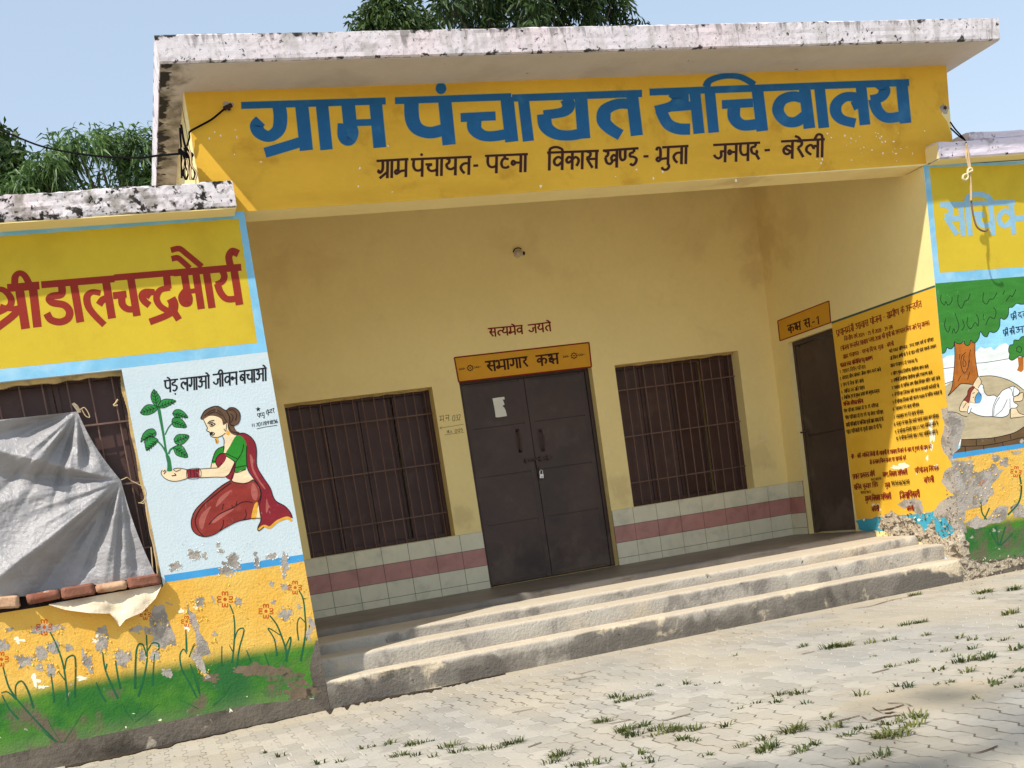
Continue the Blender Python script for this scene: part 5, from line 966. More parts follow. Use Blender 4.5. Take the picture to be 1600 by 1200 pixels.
for zf, pts, w_ in ((M1, scal[:34], 1.0), (M1, [(75, 215), (70, 280), (110, 330), (125, 290), (150, 330), (190, 290), (195, 240)], .9), (M1, [(262, 215), (260, 310), (300, 365), (335, 290), (370, 270), (395, 205)], .9), (M1, [(545, 190), (535, 280), (575, 318), (610, 265), (650, 260), (690, 190)], .9), (M1, [(775, 170), (755, 215)], .9), (M1, [(790, 285), (835, 225), (860, 235), (900, 155)], .9), (M1, [(125, 480), (112, 560), (150, 630), (175, 560)], .9), (M1, [(195, 640), (215, 590), (235, 640), (270, 560), (225, 415)], .9), (M1, [(300, 610), (330, 560), (310, 490)], .9), (M1, [(370, 460), (360, 540), (400, 590), (450, 520), (480, 560), (485, 480), (460, 430)], .9), (M1, [(540, 430), (545, 490)], .9), (M1, [(565, 550), (610, 460), (660, 480), (680, 400), (650, 355)], .9),
                   (M1, [(222, 740), (225, 900), (212, 1100), (190, 1250), (150, 1330), (245, 1240), (300, 1195), (420, 1205)], 1.0), (M1, [(448, 742), (450, 900), (482, 1110)], 1.0), (M1, [(345, 850), (300, 900), (295, 1000), (330, 1080), (370, 1020), (380, 940)], .9), (M1, [(330, 880), (315, 960), (325, 1010), (350, 980), (330, 930)], .8), (M1, [(280, 870), (275, 930)], .8), (M1, [(400, 820), (382, 900), (388, 960)], .8), (M1, [(290, 1110), (260, 1170)], .8), (M1, [(390, 1070), (365, 1150)], .8), (M1, [(100, 1030), (215, 1015)], .7), (M1, [(455, 970), (560, 962), (700, 940), (820, 920)], .7),
                   (M1, [(820, 800), (835, 770), (870, 760), (880, 715), (930, 715), (960, 680), (1010, 670)], .9), (M1, [(985, 905), (940, 890), (900, 915), (860, 938), (825, 920), (830, 870), (818, 840), (820, 800)], .9), (M1, [(920, 780), (960, 800), (950, 850), (905, 830), (915, 790)], .9),
                   (M2, [(30, 300), (140, 265)], .8), (M2, [(455, 210), (600, 204), (760, 240), (880, 300), (975, 370)], .9), (M2, [(60, 635), (130, 628), (200, 640), (250, 670), (310, 682)], .8), (M2, [(240, 950), (400, 945), (640, 925), (860, 870), (975, 800)], 1.0), (M2, [(240, 1030), (500, 1020), (730, 980), (975, 920)], .9), (M2, [(415, 945), (418, 1022)], .9), (M2, [(630, 925), (635, 980)], .9), (M2, [(815, 890), (822, 945)], .9), (M2, [(285, 1035), (288, 1100)], .9), (M2, [(500, 1020), (505, 1068)], .9), (M2, [(725, 982), (732, 1028)], .9),
                   (M2, [(440, 205), (385, 290), (375, 340)], .8), (M2, [(440, 205), (472, 260), (470, 300)], .8), (M2, [(440, 345), (460, 310), (485, 303), (502, 335), (510, 390), (550, 435), (620, 430), (665, 445), (720, 380), (790, 345), (850, 325), (900, 355), (925, 390), (900, 430), (850, 450)], .9), (M2, [(855, 460), (855, 510), (905, 545), (880, 580), (815, 590), (790, 660), (710, 690), (600, 680), (510, 680), (420, 660), (350, 625), (330, 648), (312, 620), (330, 560)], .9), (M2, [(665, 445), (615, 560), (605, 680)], .8), (M2, [(690, 450), (630, 560), (620, 680)], .8), (M2, [(800, 345), (830, 370), (845, 440)], .8), (M2, [(640, 670), (720, 600), (780, 480)], .7),
                   (M2, [(265, 490), (235, 540), (220, 612), (300, 625)], .9), (M2, [(300, 520), (260, 580)], .8), (M2, [(390, 340), (440, 380), (475, 440)], .8), (M2, [(370, 410), (400, 400)], .9), (M2, [(375, 460), (392, 450)], .9), (M2, [(410, 520), (398, 490), (410, 440), (440, 395)], .8), (M2, [(345, 340), (318, 380), (310, 430), (262, 490)], .9), (M2, [(865, 505), (930, 500), (960, 480), (965, 405), (935, 405), (900, 440)], .9), (M2, [(818, 590), (818, 692), (850, 696), (985, 680)], .9), (M2, [(890, 590), (920, 640), (985, 662)], .9), (M2, [(860, 330), (850, 440), (900, 430)], .8), (M2, [(810, 470), (812, 580)], .7), (M2, [(490, 340), (500, 350)], .8), (M2, [(360, 580), (345, 620)], .8)):
    line(zf, pts, w_)
ink.build('ink_outline', m_ink, RM)
m = MB(); write(m, 'फ्री', (1579, 491), (1588, 488.5), 10, 'F', 1.4, 1.1, lean=.08, off=.006); write(m, 'दवा', (1590.5, 488.5), (1607, 485), 10, 'F', 1.4, 1.1, lean=.08, off=.006); write(m, 'फ्री', (1567, 516), (1575, 514), 10, 'F', 1.4, 1.1, lean=.08, off=.006); write(m, 'की', (1577, 513.5), (1585, 512), 10, 'F', 1.4, 1.1, lean=.08, off=.006); write(m, 'ऑनलाइन', (1586.5, 511.5), (1640, 503), 10, 'F', 1.4, 1.1, lean=.08, off=.006)
m.build('mural_lettering', M('navy_lettering_paint', c(24, 40, 84), .8), B)
m = MB(); m.poly([(1488.7, 717), (1600, 699.5), R_((1488.7, 717), (1600, 699.5)), R_((1527, 880), (1600, 869)), (1600, 869), (1527, 880), (1503, 868), (1500, 830)], 'F', .0012); m.build('painted_dado', m_dado2, B)
m = MB(); m.poly([(1512, 878), (1527, 879), (1600, 868), R_((1527, 879), (1600, 868)), R_((1510, 920), (1600, 894)), (1600, 894), (1508, 922)], 'F', .004); m.build('cement_base', m_base, B)
pp = MB(); ZR = Zm(1450, 500, 2.727)
pp.rag([(1474, 645), (1488, 642), (1497, 650), (1506, 652), (1508, 664), (1500, 684), (1497, 700), (1488, 712), (1486, 720), (1480, 690)], 'F', .0052, 4, 1.6)
pp.rag(ZR([(100, 600), (150, 598), (195, 610), (190, 640), (215, 650), (250, 640), (275, 610), (320, 640), (290, 680), (270, 700), (280, 740), (240, 790), (200, 800), (160, 810), (155, 860), (165, 900), (120, 900), (95, 780), (110, 700)]), 'F', .0052, 4, 2)
pp.rag(ZR([(160, 870), (200, 840), (240, 850), (290, 800), (310, 790), (340, 800), (330, 850), (270, 870), (200, 890)]), 'F', .0052, 4, 2)
pp.rag(ZR([(350, 800), (380, 780), (409, 790), (412, 840), (370, 845)]), 'F', .0052, 4, 2)
for x, y, rx, ry in ((1556, 715, 8, 5), (1570, 722, 7, 6), (1548, 742, 6, 9), (1588, 707, 6, 3), (1597, 690, 3, 3), (1512, 722, 10, 3), (1541, 758, 5, 4)): pp.blob(x, y, rx, ry, 'F', .0052, 0, 26, .5)
pp.build('peeled_plaster', m_plaster, B)
fk = MB(); rnd = random.Random(29)
for k in range(230):
    x = rnd.uniform(1494, 1600); y0_ = 716-.157*(x-1489); y = rnd.uniform(y0_+2, y0_+100)
    if noise.noise(Vector((x*.05, y*.05, 4))) > -.2: fk.flake(x, y, 'F', rnd.uniform(.8, 2.4), rnd.uniform(.003, .010), rnd)
fk.build('curled_flaking', m_fl_y, B)
fk = MB()
for k in range(150):
    x = rnd.uniform(1372, 1500); y = rnd.uniform(800, 848)
    fk.flake(x, y, 'S', rnd.uniform(1.0, 3.2), rnd.uniform(.008, .03), rnd)
for k in range(90): fk.flake(rnd.uniform(1476, 1505), rnd.uniform(640, 830), 'S', rnd.uniform(.8, 2.2), rnd.uniform(.004, .014), rnd)
for k in range(120): fk.flake(rnd.uniform(1500, 1600), rnd.uniform(868, 905), 'F', rnd.uniform(1, 2.8), rnd.uniform(.006, .02), rnd)
fk.build('loose_plaster', m_rubble, B)
m = MB(); m.rag([(1487, 830), (1505, 826), (1512, 850), (1517, 872), (1530, 880), (1560, 877), (1600, 870), (1600, 880), (1560, 892), (1530, 905), (1508, 912), (1498, 890)], 'F', .0058, 4, 2); m.build('crumbling_foot', m_rubble, B)
st = MB()
for pts, w_ in ((ZR([(225, 775), (230, 820), (250, 850)]), 2.2), (ZR([(240, 850), (262, 800)]), 2), (ZR([(390, 660), (398, 720), (385, 780), (340, 830)]), 2.6), (ZR([(300, 960), (290, 880)]), 2), (ZR([(305, 960), (330, 880)]), 2), (ZR([(300, 960), (260, 890)]), 2), (ZR([(310, 960), (360, 910)]), 2)): st.ribbon(smooth(pts, False, 5), 'F', w_, off=.006)
st.build('flower_stalk_painting', m_stem, B)
fl = MB(); flower(1587.5, 737, 9, 0); flower(1535, 755, 5, .2); fl.build('flower_painting', m_petal, B)
# ---------------------------------------------------------------- plastic sheet tied over the left window
m_tarp = M('grey_plastic_sheet', c(150, 147, 147), .4, .08, 4, .5, 40, [(c(134, 131, 132), 5, .6, .1, dict(op=.35))], spec=.3, dist=.006)
m_flap = M('cream_sheet_underside', c(224, 206, 176), .6, .06, 4, .3, 20, dist=.01)
m_string = M('jute_string', c(196, 170, 132), .95)
def crumple(mt, k1, k2, k3):
    n_ = mt.node_tree; bp = [n for n in n_.nodes if n.type == 'BUMP'][0]; ge = n_.nodes.new('ShaderNodeNewGeometry'); acc = None
    for sc_, wt, st_ in ((k1, 1.0, (1, 1, 1.5)), (k2, .55, (1.3, 1, .8)), (k3, .3, (1, 1, 1.2))):
        mp = n_.nodes.new('ShaderNodeMapping'); mp.inputs['Scale'].default_value = st_; mp.inputs['Rotation'].default_value = (0, .5*sc_, 0); n_.links.new(ge.outputs['Position'], mp.inputs[0])
        nz = n_.nodes.new('ShaderNodeTexNoise'); nz.inputs['Scale'].default_value = sc_*.8; n_.links.new(mp.outputs[0], nz.inputs['Vector'])
        ad = n_.nodes.new('ShaderNodeMix'); ad.data_type = 'VECTOR'; ad.inputs[0].default_value = .12; n_.links.new(mp.outputs[0], ad.inputs[4]); n_.links.new(nz.outputs['Color'], ad.inputs[5])
        v = n_.nodes.new('ShaderNodeTexVoronoi'); v.inputs['Scale'].default_value = sc_; n_.links.new(ad.outputs[1], v.inputs['Vector'])
        ml = n_.nodes.new('ShaderNodeMath'); ml.operation = 'MULTIPLY_ADD'; ml.inputs[1].default_value = wt; n_.links.new(v.outputs['Distance'], ml.inputs[0])
        if acc: n_.links.new(acc, ml.inputs[2])
        acc = ml.outputs[0]
    n_.links.new(acc, bp.inputs['Height']); bp.inputs['Strength'].default_value = .26; bp.inputs['Distance'].default_value = .03
crumple(m_tarp, 7, 17, 40); crumple(m_flap, 9, 22, 50)
def tarp():
    m = MB(); nu, nv = 190, 160
    T1, T2, BR = (121, 643), (189, 751), (243, 899)
    folds = [(T1, (-40, 662), .030, 5, .05), (T1, (-40, 700), -.03, 6, .09), (T1, (40, 735), .055, 5, .16), (T1, (80, 745), -.035, 5, .1), (T1, (122, 720), .05, 3.5, .08), (T1, (134, 720), -.045, 4, .1), (T1, (160, 735), .03, 4, .08),
             (T2, (-60, 690), .075, 9, .11), (T2, (-60, 735), -.06, 10, .12), (T2, (-30, 790), .03, 8, .1), (T2, (60, 860), .02, 7, .08), (T2, (-20, 915), .09, 6, .13), (T2, (60, 925), -.07, 8, .15), (T2, (166, 890), .04, 3, .1), (T2, (182, 890), -.03, 3, .08), (T2, (196, 890), .03, 3, .1), (T2, (215, 890), -.025, 4, .1)]
    rf = random.Random(17)
    for (tx, ty), a0, a1, n_ in ((T1, 95, 185, 15), (T2, 75, 175, 17)):
        for k in range(n_):
            a = math.radians(a0+(a1-a0)*(k+rf.uniform(.1, .9))/n_); l = rf.uniform(60, 170)
            folds.append(((tx, ty), (tx+l*math.cos(a), ty+l*math.sin(a)), rf.choice((-1, 1))*rf.uniform(.008, .022), 1.6, rf.uniform(.02, .05)))
    def depth(x, y):
        d = 0
        for (tx, ty), (ex, ey), am, w0, k in folds:
            dx, dy = ex-tx, ey-ty; l = math.hypot(dx, dy); ux, uy = dx/l, dy/l
            t = (x-tx)*ux+(y-ty)*uy; s = -(x-tx)*uy+(y-ty)*ux
            if t < 0: continue
            w_ = w0+k*t; q = min(1, t/45)*max(0, min(1, (l*1.25-t)/(l*.4)))
            d += am*1.45*q*math.exp(-abs(s/w_)**1.25)
        d += .012*noise.noise(Vector((x*.03, y*.045, 1)))
        rg = lambda k, s_: (1-abs(noise.noise(Vector((x*k*.6+y*k*.25, y*k*1.3, s_)))))**3
        d += .003*rg(.09, 4)+.003*rg(.17, 7)
        return d
    def edge(v):
        if v < .42: t = v/.42; a, b, bow = T1, T2, 5
        else: t = (v-.42)/.58; a, b, bow = T2, BR, 4
        return (a[0]+(b[0]-a[0])*t-bow*math.sin(math.pi*t), a[1]+(b[1]-a[1])*t+bow*.4*math.sin(math.pi*t))
    for j in range(nv+1):
        v = j/nv; rx, ry = edge(v); lx, ly = -150, 672+(962-672)*v
        for i in range(nu+1):
            u = i/nu; x = lx+(rx-lx)*u; y = ly+(ry-ly)*u-(6*math.sin(math.pi*u)*(1-v))*0
            if j == nv: y += 1.5*noise.noise(Vector((x*.05, 0, 0)))
            base = .045-.055*v*v
            e = min(1, (1-u)*9+.12)
            yy = base-depth(x, y)*(.5+.5*e)
            m.v.append(tuple(at(x, y, 1, yy)))
    for j in range(nv):
        for i in range(nu): a = j*(nu+1)+i; m.f.append((a, a+1, a+nu+2, a+nu+1))
    o = m.build('plastic_sheet', m_tarp, None, True)
    tag(o, 'crumpled grey plastic sheet tied across the left barred window', 'tarpaulin')
    # the cream tail hanging below the bricks
    f = MB(); n1, n2 = 36, 12
    top = lambda u: (78+(252-78)*u, 943.5-(943.5-913)*u)
    def bot(u):
        pts = [(76, 945), (102, 953), (140, 958), (172, 959), (180, 968), (187, 979), (196, 968), (222, 957), (243, 935), (252, 916)]
        q = u*(len(pts)-1); k = min(int(q), len(pts)-2); t = q-k; return (pts[k][0]+(pts[k+1][0]-pts[k][0])*t, pts[k][1]+(pts[k+1][1]-pts[k][1])*t)
    for j in range(n2+1):
        v = j/n2
        for i in range(n1+1):
            u = i/n1; a, b = top(u), bot(u); x, y = a[0]+(b[0]-a[0])*v, a[1]+(b[1]-a[1])*v
            f.v.append(tuple(at(x, y, 1, -.022-.05*v-.012*math.sin(x*.09+v*2)-.01*noise.noise(Vector((x*.06, y*.1, 2))))))
    for j in range(n2):
        for i in range(n1): a = j*(n1+1)+i; f.f.append((a, a+1, a+n1+2, a+n1+1))
    f.build('sheet_tail', m_flap, o, True)
    s = MB(); Q = lambda pts, y: [tuple(at(px, py, 1, y)) for px, py in pts]
    s.tube(smooth(Q([(189, 750), (194, 748), (199, 746)], -.01)+Q([(205, 751), (215, 756), (224, 762), (228, 775), (225, 786), (218, 786)], .01)), .0032, 5)
    s.tube(smooth(Q([(121, 642), (127, 639), (132, 637), (138, 645), (140, 652), (134, 650), (128, 640)], .03)), .0034, 5)
    s.tube(smooth(Q([(177, 633), (182, 628), (184, 624), (180, 630), (178, 634), (184, 633)], .06)), .0045, 5)
    s.tube(smooth(Q([(216, 786), (224, 783), (228, 770), (225, 760)], .0)), .003, 5)
    for pts in ([(239, 899), (238, 880), (236, 855)], [(246, 896), (243, 870), (239, 850), (235, 835)], [(228, 785), (231, 810), (235, 835)]): s.tube(smooth(Q(pts, .005)), .004, 5)
    s.build('tie_string', m_string, o)
    k = MB(); k.v += [tuple(at(x, y, 1, yy)) for x, y, yy in ((122, 645, .03), (112, 631, .0), (116, 629, -.03), (122, 634, -.03), (127, 644, .02))]; k.f.append((0, 1, 2, 3, 4)); k.build('sheet_corner', m_flap, o)
    return o
tarp()
# bricks holding the sheet down along the sill
m_brick = M('weathered_red_brick', c(138, 92, 74), .95, .2, 7, .8, 40, [(c(128, 76, 58), 6, .58, .08), (c(196, 158, 130), 9, .66, .05)], dist=.01)
m_brick2 = M('dusty_pale_brick', c(196, 158, 126), .95, .15, 7, .8, 40, [(c(164, 112, 82), 6, .56, .08)], dist=.01)
def brick(p0, p1, h, mat, label, dy=0.0, grp='bricks along the window sill'):
    a = at(*p0, 1, -.07); b = at(*p1, 1, -.07); L = (b-a).length; m = MB(); n = 8
    H = h*7.2/F_PX
    e = thing('sill_brick', label, 'brick', tuple(a), grp) if 0 else None
    m.box(0, L, 0, .11, 0, H)
    o = m.build('brick', mat)
    bm = bmesh.new(); bm.from_mesh(o.data); bmesh.ops.remove_doubles(bm, verts=bm.verts, dist=1e-5); bmesh.ops.recalc_face_normals(bm, faces=bm.faces)
    bmesh.ops.bevel(bm, geom=list(bm.edges), offset=.008, segments=2, affect='EDGES'); bmesh.ops.subdivide_edges(bm, edges=[e for e in bm.edges if e.calc_length() > .05], cuts=7, use_grid_fill=True)
    for v in bm.verts:
        q = v.co*22+Vector((a.x*9, 3, 1)); v.co += Vector((noise.noise(q), noise.noise(q+Vector((7, 0, 0))), noise.noise(q+Vector((0, 9, 0)))))*.004
    bm.to_mesh(o.data); bm.free()
    for p in o.data.polygons: p.use_smooth = True
    o.location = (a.x, a.y+dy, a.z); o.rotation_euler = (0, -math.atan2(b.z-a.z, b.x-a.x), random.uniform(-.02, .02))
    return tag(o, label, 'brick', grp)
brick((0-18, 953), (30, 949.5), 19, m_brick2, 'loose pale broken brick left of the gap on the window sill')
brick((43.5, 945), (95, 935.5), 15.5, m_brick, 'dark red sill brick right of the gap, under the grey sheet')
brick((97, 937), (149.5, 928), 17.5, m_brick, 'red sill brick second from the gap, its lower edge chipped')
brick((151, 927.5), (199.5, 919.5), 13.5, m_brick2, 'pale dusty brick in the middle of the sill row')
brick((201, 920), (252, 912), 16.5, m_brick, 'red brick at the sill end beside the white mural panel')
# brick end lying on the roof behind the left parapet
a = at(116, 299, 1, .35); m = MB(); m.box(0, .2, 0, .1, 0, .075); o = weld(m.build('brick', m_brick), .006); o.location = (a.x, .35, zptL-.015); o.rotation_euler = (0, .12, .25); tag(o, 'single brick lying on top of the left parapet under the bamboo', 'brick')

# ---------------------------------------------------------------- small fixtures
m_steel = M('chromed_padlock_steel', c(214, 214, 212), .25, .05, 8, .05, 60); m_steel.node_tree.nodes['Principled BSDF'].inputs['Metallic'].default_value = .6
a = at(846, 744, 1, D+.06); m = MB(); w2, h2 = .022, .044
m.box(-w2, w2, -.011, .011, -h2/2, h2/2)
o = weld(m.build('padlock', m_steel), .006, 3); o.location = (a.x, D+.062, a.z); o.rotation_euler = (0, .12, 0); tag(o, 'small shiny steel padlock hanging from the double door bolt', 'padlock')
m = MB(); m.tube(smooth([(-.014, 0, h2/2-.004), (-.015, 0, h2/2+.02), (-.008, 0, h2/2+.036), (.008, 0, h2/2+.036), (.015, 0, h2/2+.02), (.014, 0, h2/2-.004)]), .0045, 8); m.build('shackle', m_steel, o)
m = MB(); m.tube([(.002, -.0112, -.006), (.002, -.0125, -.006)], .005, 10); m.box(.0005, .0035, -.0125, -.0113, -.016, -.006); m.build('keyhole', m_black, o)
PN = [(769.5, 622.5), (779, 621), (788, 620), (788.5, 624), (785.5, 624.5), (787, 628), (788.5, 632), (787, 633), (785, 634), (788, 637), (790, 641), (791, 645), (792, 650), (786, 651), (780, 652), (774.5, 652), (773, 640)]
m = MB(); ytop = D+.0925
for k in range(2): m.face([tuple(at(x, y, 1, ytop+.0012*k)) for x, y in (PN if k == 0 else PN[::-1])])
o = m.build('paper_notice', M('torn_white_paper', c(226, 226, 214), .9, .05, 9)); tag(o, 'torn white paper scrap pasted on the left door leaf', 'paper')
# angled lamp holder on the veranda wall
m_holder = M('grey_plastic_lamp_holder', c(206, 192, 172), .5, .06, 9)
a = at(808.5, 396.5, 1, D); lh = thing('lamp_holder', 'small empty angled lamp holder high on the veranda back wall', 'lamp holder', tuple(a))
m = MB(); m.tube([(0, -.001, 0), (0, -.02, 0)], .045, 16); m.build('base_plate', m_holder, lh)
m = MB(); ax_ = Vector((.35, -.62, -.15)).normalized(); m.tube([Vector((-.005, -.018, 0)), ax_*.05], .032, 14, .9); m.tube([ax_*.045, ax_*.095], .027, 14); m.build('socket', m_holder, lh)
m = MB(); m.tube([ax_*.0955, ax_*.0975], .020, 14); m.build('socket_mouth', m_black, lh)
m = MB(); m.tube(smooth([(-.05, -.006, .02), (-.03, -.03, .05), (.02, -.03, .055), (.05, -.008, .045)]), .006, 6); m.build('lead_wire', m_black, lh); lh.scale = (.85, .85, .85)
# cables
m_cable = M('black_cable', c(18, 17, 17), .9, spec=.05); m_hook = M('rusty_hook', c(58, 34, 26), .8)
pts = [(-420, 20, 3.5), (-200, 118, 2.6), (-60, 180, 2.0), (0, 203, 1.7), (60, 227, 1.4), (110, 238, 1.1), (160, 244.5, .85), (215, 246.5, .5), (248, 243, .3), (283, 240, .05)]
m = MB(); m.tube(smooth([tuple(at(x, y, 1, d)) for x, y, d in pts], False, 8), .0075, 6); o = m.build('service_cable', m_cable); tag(o, 'black service cable sagging from the sky to the hall corner', 'cable')
Q = lambda pts, y: [tuple(at(px, py, 1, y)) for px, py in pts]
m = MB(); m.tube(smooth(Q([(292, 228), (296, 215), (296.5, 206), (310, 198), (330, 187), (345, 175), (354, 167)], -.025)), .0065, 6); o = m.build('feeder_wire', m_cable); tag(o, 'black wire rising from the cable bundle to the fascia hole', 'wire')
m = MB(); m.tube(Q([(350, 170), (362, 164)], -.02), .014, 6); m.tube(Q([(356, 166), (359, 172)], -.025), .01, 6); m.build('wire_hook', m_hook, o)
wb = thing('cable_bundle', 'tangled bundle of old cables tied at the hall corner', 'cable', tuple(at(290, 240, 1, -.04)))
rnd = random.Random(11)
m = MB(); m2 = MB()
for k in range(9):
    x = 285+k*1.9; p = [(x-6+rnd.uniform(-3, 3), 232+rnd.uniform(-3, 4)), (x+rnd.uniform(-2, 2), 245), (x+rnd.uniform(-2, 4), 258), (x+3+rnd.uniform(-5, 5), 270), (x+4+rnd.uniform(-4, 6), 281)]
    (m if k % 2 else m2).tube([Vector(v)-wb.location for v in smooth(Q(p, -.03-.008*k))], .006, 5)
for k in range(5):
    cx, cy = 286+k*2.2, 236+k*1.5; m.tube([Vector(v)-wb.location for v in Q([(cx+7*math.cos(t*.7), cy+4*math.sin(t*.7)) for t in range(10)], -.05-.006*k)], .0065, 5)
m.build('cable_strand', m_cable, wb); m2.build('rope_strand', m_string, wb)
m = MB(); m.tube([Vector(v)-wb.location for v in Q([(283, 195), (286, 215), (290, 232)], -.02)], .008, 5); m.tube([Vector(v)-wb.location for v in Q([(281, 200), (283, 230), (284, 278)], -.01)], .007, 5); m.build('cable_lead', m_cable, wb)
# rope and hook over the right parapet
rp = thing('hanging_rope', 'frayed rope with a knot hanging over the right parapet', 'rope', tuple(at(1512, 262, 1, -.18)))
L_ = rp.location.copy(); V_ = lambda pts, y: [Vector(v)-L_ for v in Q(pts, y)]
ZQ = Zm(1440, 180, 3.75)
m = MB(); m.tube(smooth(V_(ZQ([(262, 165), (266, 200), (262, 240), (270, 275), (280, 315), (284, 350), (288, 400), (290, 450), (290, 500)]), -.18)), .009, 6); m.tube(smooth(V_(ZQ([(258, 170), (272, 210), (276, 250), (284, 300), (280, 325)]), -.185)), .008, 6); m.build('rope_strand', m_string, rp)
m = MB(); m.tube(smooth(V_(ZQ([(262, 345), (246, 352), (242, 372), (258, 380), (272, 362), (268, 342), (282, 332), (296, 325), (290, 312), (274, 316), (270, 335)]), -.19)), .009, 6); m.build('knot', M('pale_rope_knot', c(222, 206, 160), .95), rp)
m = MB(); m.tube(smooth(V_(ZQ([(290, 495), (298, 560), (308, 610), (322, 650), (345, 672), (372, 680), (388, 668)]), -.17)), .007, 6); m.build('wire_tail', m_bar, rp)
m = MB(); m.tube(smooth([Vector(v)-L_ for v in Q(ZQ([(168, 40), (200, 85), (250, 140)]), -.1)+Q(ZQ([(262, 168)]), -.175)]), .006, 5); m.tube(smooth([Vector(v)-L_ for v in Q(ZQ([(170, 75), (215, 118), (255, 148)]), -.1)+Q(ZQ([(262, 168)]), -.175)]), .006, 5); m.build('stay_wire', m_cable, rp)

# ---------------------------------------------------------------- trees behind the roof
def leafmat(name, a, b, tr=.25):
    t = NT(name); oi = t.noise(2.2, 3); r = t.t.nodes.new('ShaderNodeObjectInfo')
    col = t.mix(t.ramp(t.noise(6, 2, off=4), .3, .7), a, b)
    col = t.mix(1.0, col, t.ramp(oi, .3, .7, .75, 1.2, False), 'MULTIPLY')
    t.finish(col, .5, spec=.35); n = t.t.nodes.new('ShaderNodeBsdfTranslucent'); t.link(col, n.inputs[0]); mx = t.t.nodes.new('ShaderNodeMixShader'); mx.inputs[0].default_value = tr
    out = t.t.nodes['Material Output']; t.link(t.b.outputs[0], mx.inputs[1]); t.link(n.outputs[0], mx.inputs[2]); t.link(mx.outputs[0], out.inputs[0]); return t.m
m_mango = leafmat('mango_leaf', c(34, 54, 26), c(66, 88, 38), .15); m_bamb = leafmat('bamboo_leaf', c(60, 88, 46), c(104, 132, 70), .3); m_broad = leafmat('broad_leaf', c(44, 66, 30), c(78, 100, 44), .18)
m_bark = M('tree_bark', c(92, 78, 62), .95, .25, 5, .8, 20)
def leaf(m, p, d, L, w_, rnd, droop=.25):
    d = d.normalized(); s = d.cross(Vector((rnd.uniform(-1, 1), rnd.uniform(-1, 1), rnd.uniform(-.3, 1)))); s = s.normalized() if s.length > 1e-3 else Vector((1, 0, 0))
    mid = p+d*L*.45; tip = p+d*L+Vector((0, 0, -L*droop)); up = s.cross(d)*w_*.25
    i = len(m.v); m.v += [tuple(p), tuple(mid+s*w_/2+up), tuple(tip), tuple(mid-s*w_/2+up)]; m.f.append((i, i+1, i+2, i+3))
def crown_tree(name, label, base, blobs, mat, n, L, w_, seed, droop, cat='tree'):
    rnd = random.Random(seed); t = thing(name, label, cat, tuple(base)); Bv = Vector(base); tm = MB(); cm = MB()
    top = sum((Vector(b[0]) for b in blobs), Vector())/len(blobs)
    tm.tube(smooth([(0, 0, 0), tuple((top-Bv)*.35+Vector((.15, .1, 0))), tuple((top-Bv)*.85)]), .2, 8, .45); tm.build('trunk', m_bark, t)
    lm = MB(); tot = sum(b[1]**3 for b in blobs)
    zlo = min(b[0][2]-b[1]*.5 for b in blobs); st_ = (top-Bv)*min(.9, max(.5, zlo/max(top.z, .1)))
    for bi, (cpt, r) in enumerate(blobs):
        cpt = Vector(cpt)
        if bi % 2 == 0: lm.tube(smooth([tuple(st_), tuple((st_*1.2+(cpt-Bv)*.8)/2+Vector((0, 0, .1*r))), tuple(cpt-Bv)]), .05, 5, .3)
        k = int(n*r**2.2/sum(b[1]**2.2 for b in blobs)); 
        for q in range(k//7):
            u = Vector((rnd.gauss(0, 1), rnd.gauss(0, 1), rnd.gauss(0, 1))).normalized(); rr = r*(rnd.random()**.38)*(1+.28*noise.noise(u*2.3+cpt))
            p = cpt+Vector((u.x*rr, u.y*rr, u.z*rr*.85))
            for z in range(7):
                d = (u*.5+Vector((rnd.gauss(0, .6), rnd.gauss(0, .6), rnd.gauss(-.25, .5))))
                leaf(cm, p-Bv+Vector((rnd.gauss(0, .06), rnd.gauss(0, .06), rnd.gauss(0, .06))), d, L*rnd.uniform(.7, 1.2), w_*rnd.uniform(.8, 1.2), rnd, droop)
    lm.build('limbs', m_bark, t); cm.build('crown', mat, t); return t
def blobs_at(lst, y): return [(tuple(at(px, py, 1, y+dy)), r*(y+dy+7.7)/F_PX/.95) for px, py, r, dy in lst]
bl = blobs_at([(730, -25, 55, 0), (790, -45, 70, 1), (860, -50, 75, 0), (930, -20, 52, .5), (700, 5, 34, -.5), (760, 10, 36, 0), (830, 8, 40, -.6), (900, 8, 42, 0), (955, 8, 26, 0), (1003, 26, 10, 0), (985, 18, 10, 0), (845, -130, 95, 1), (760, 120, 85, .6), (850, 130, 95, 1), (935, 115, 80, .8), (845, 225, 80, 1)], 15)
crown_tree('mango_tree', 'broad dark mango tree rising behind the middle of the roof', (at(830, 0, 1, 15.5).x, 15.5, 0), bl, m_mango, 18000, .28, .06, 3, .35)
bl = blobs_at([(612, 30, 42, 0), (585, 38, 26, 0), (650, 42, 26, .3), (600, 8, 20, 0), (560, 42, 14, 0), (668, 40, 16, 0), (600, 95, 50, .4), (640, 110, 45, .2), (615, 170, 45, .5)], 13.5)
crown_tree('leafy_tree', 'smaller bright green tree behind the roof beside the mango', (at(615, 0, 1, 13.6).x, 13.6, 0), bl, m_broad, 7600, .2, .05, 5, .3)
bl = blobs_at([(5, 258, 26, 0), (-30, 240, 50, .4), (18, 285, 28, 0), (-10, 300, 40, 0), (40, 300, 22, .3), (30, 240, 6, 0), (-10, 370, 60, .4), (-60, 330, 60, .5), (0, 440, 50, .4)], 8)
crown_tree('broadleaf_tree', 'rounded leafy tree at the far left behind the parapet', (at(-40, 300, 1, 8.4).x, 8.4, 0), bl, m_broad, 9000, .15, .055, 8, .2)
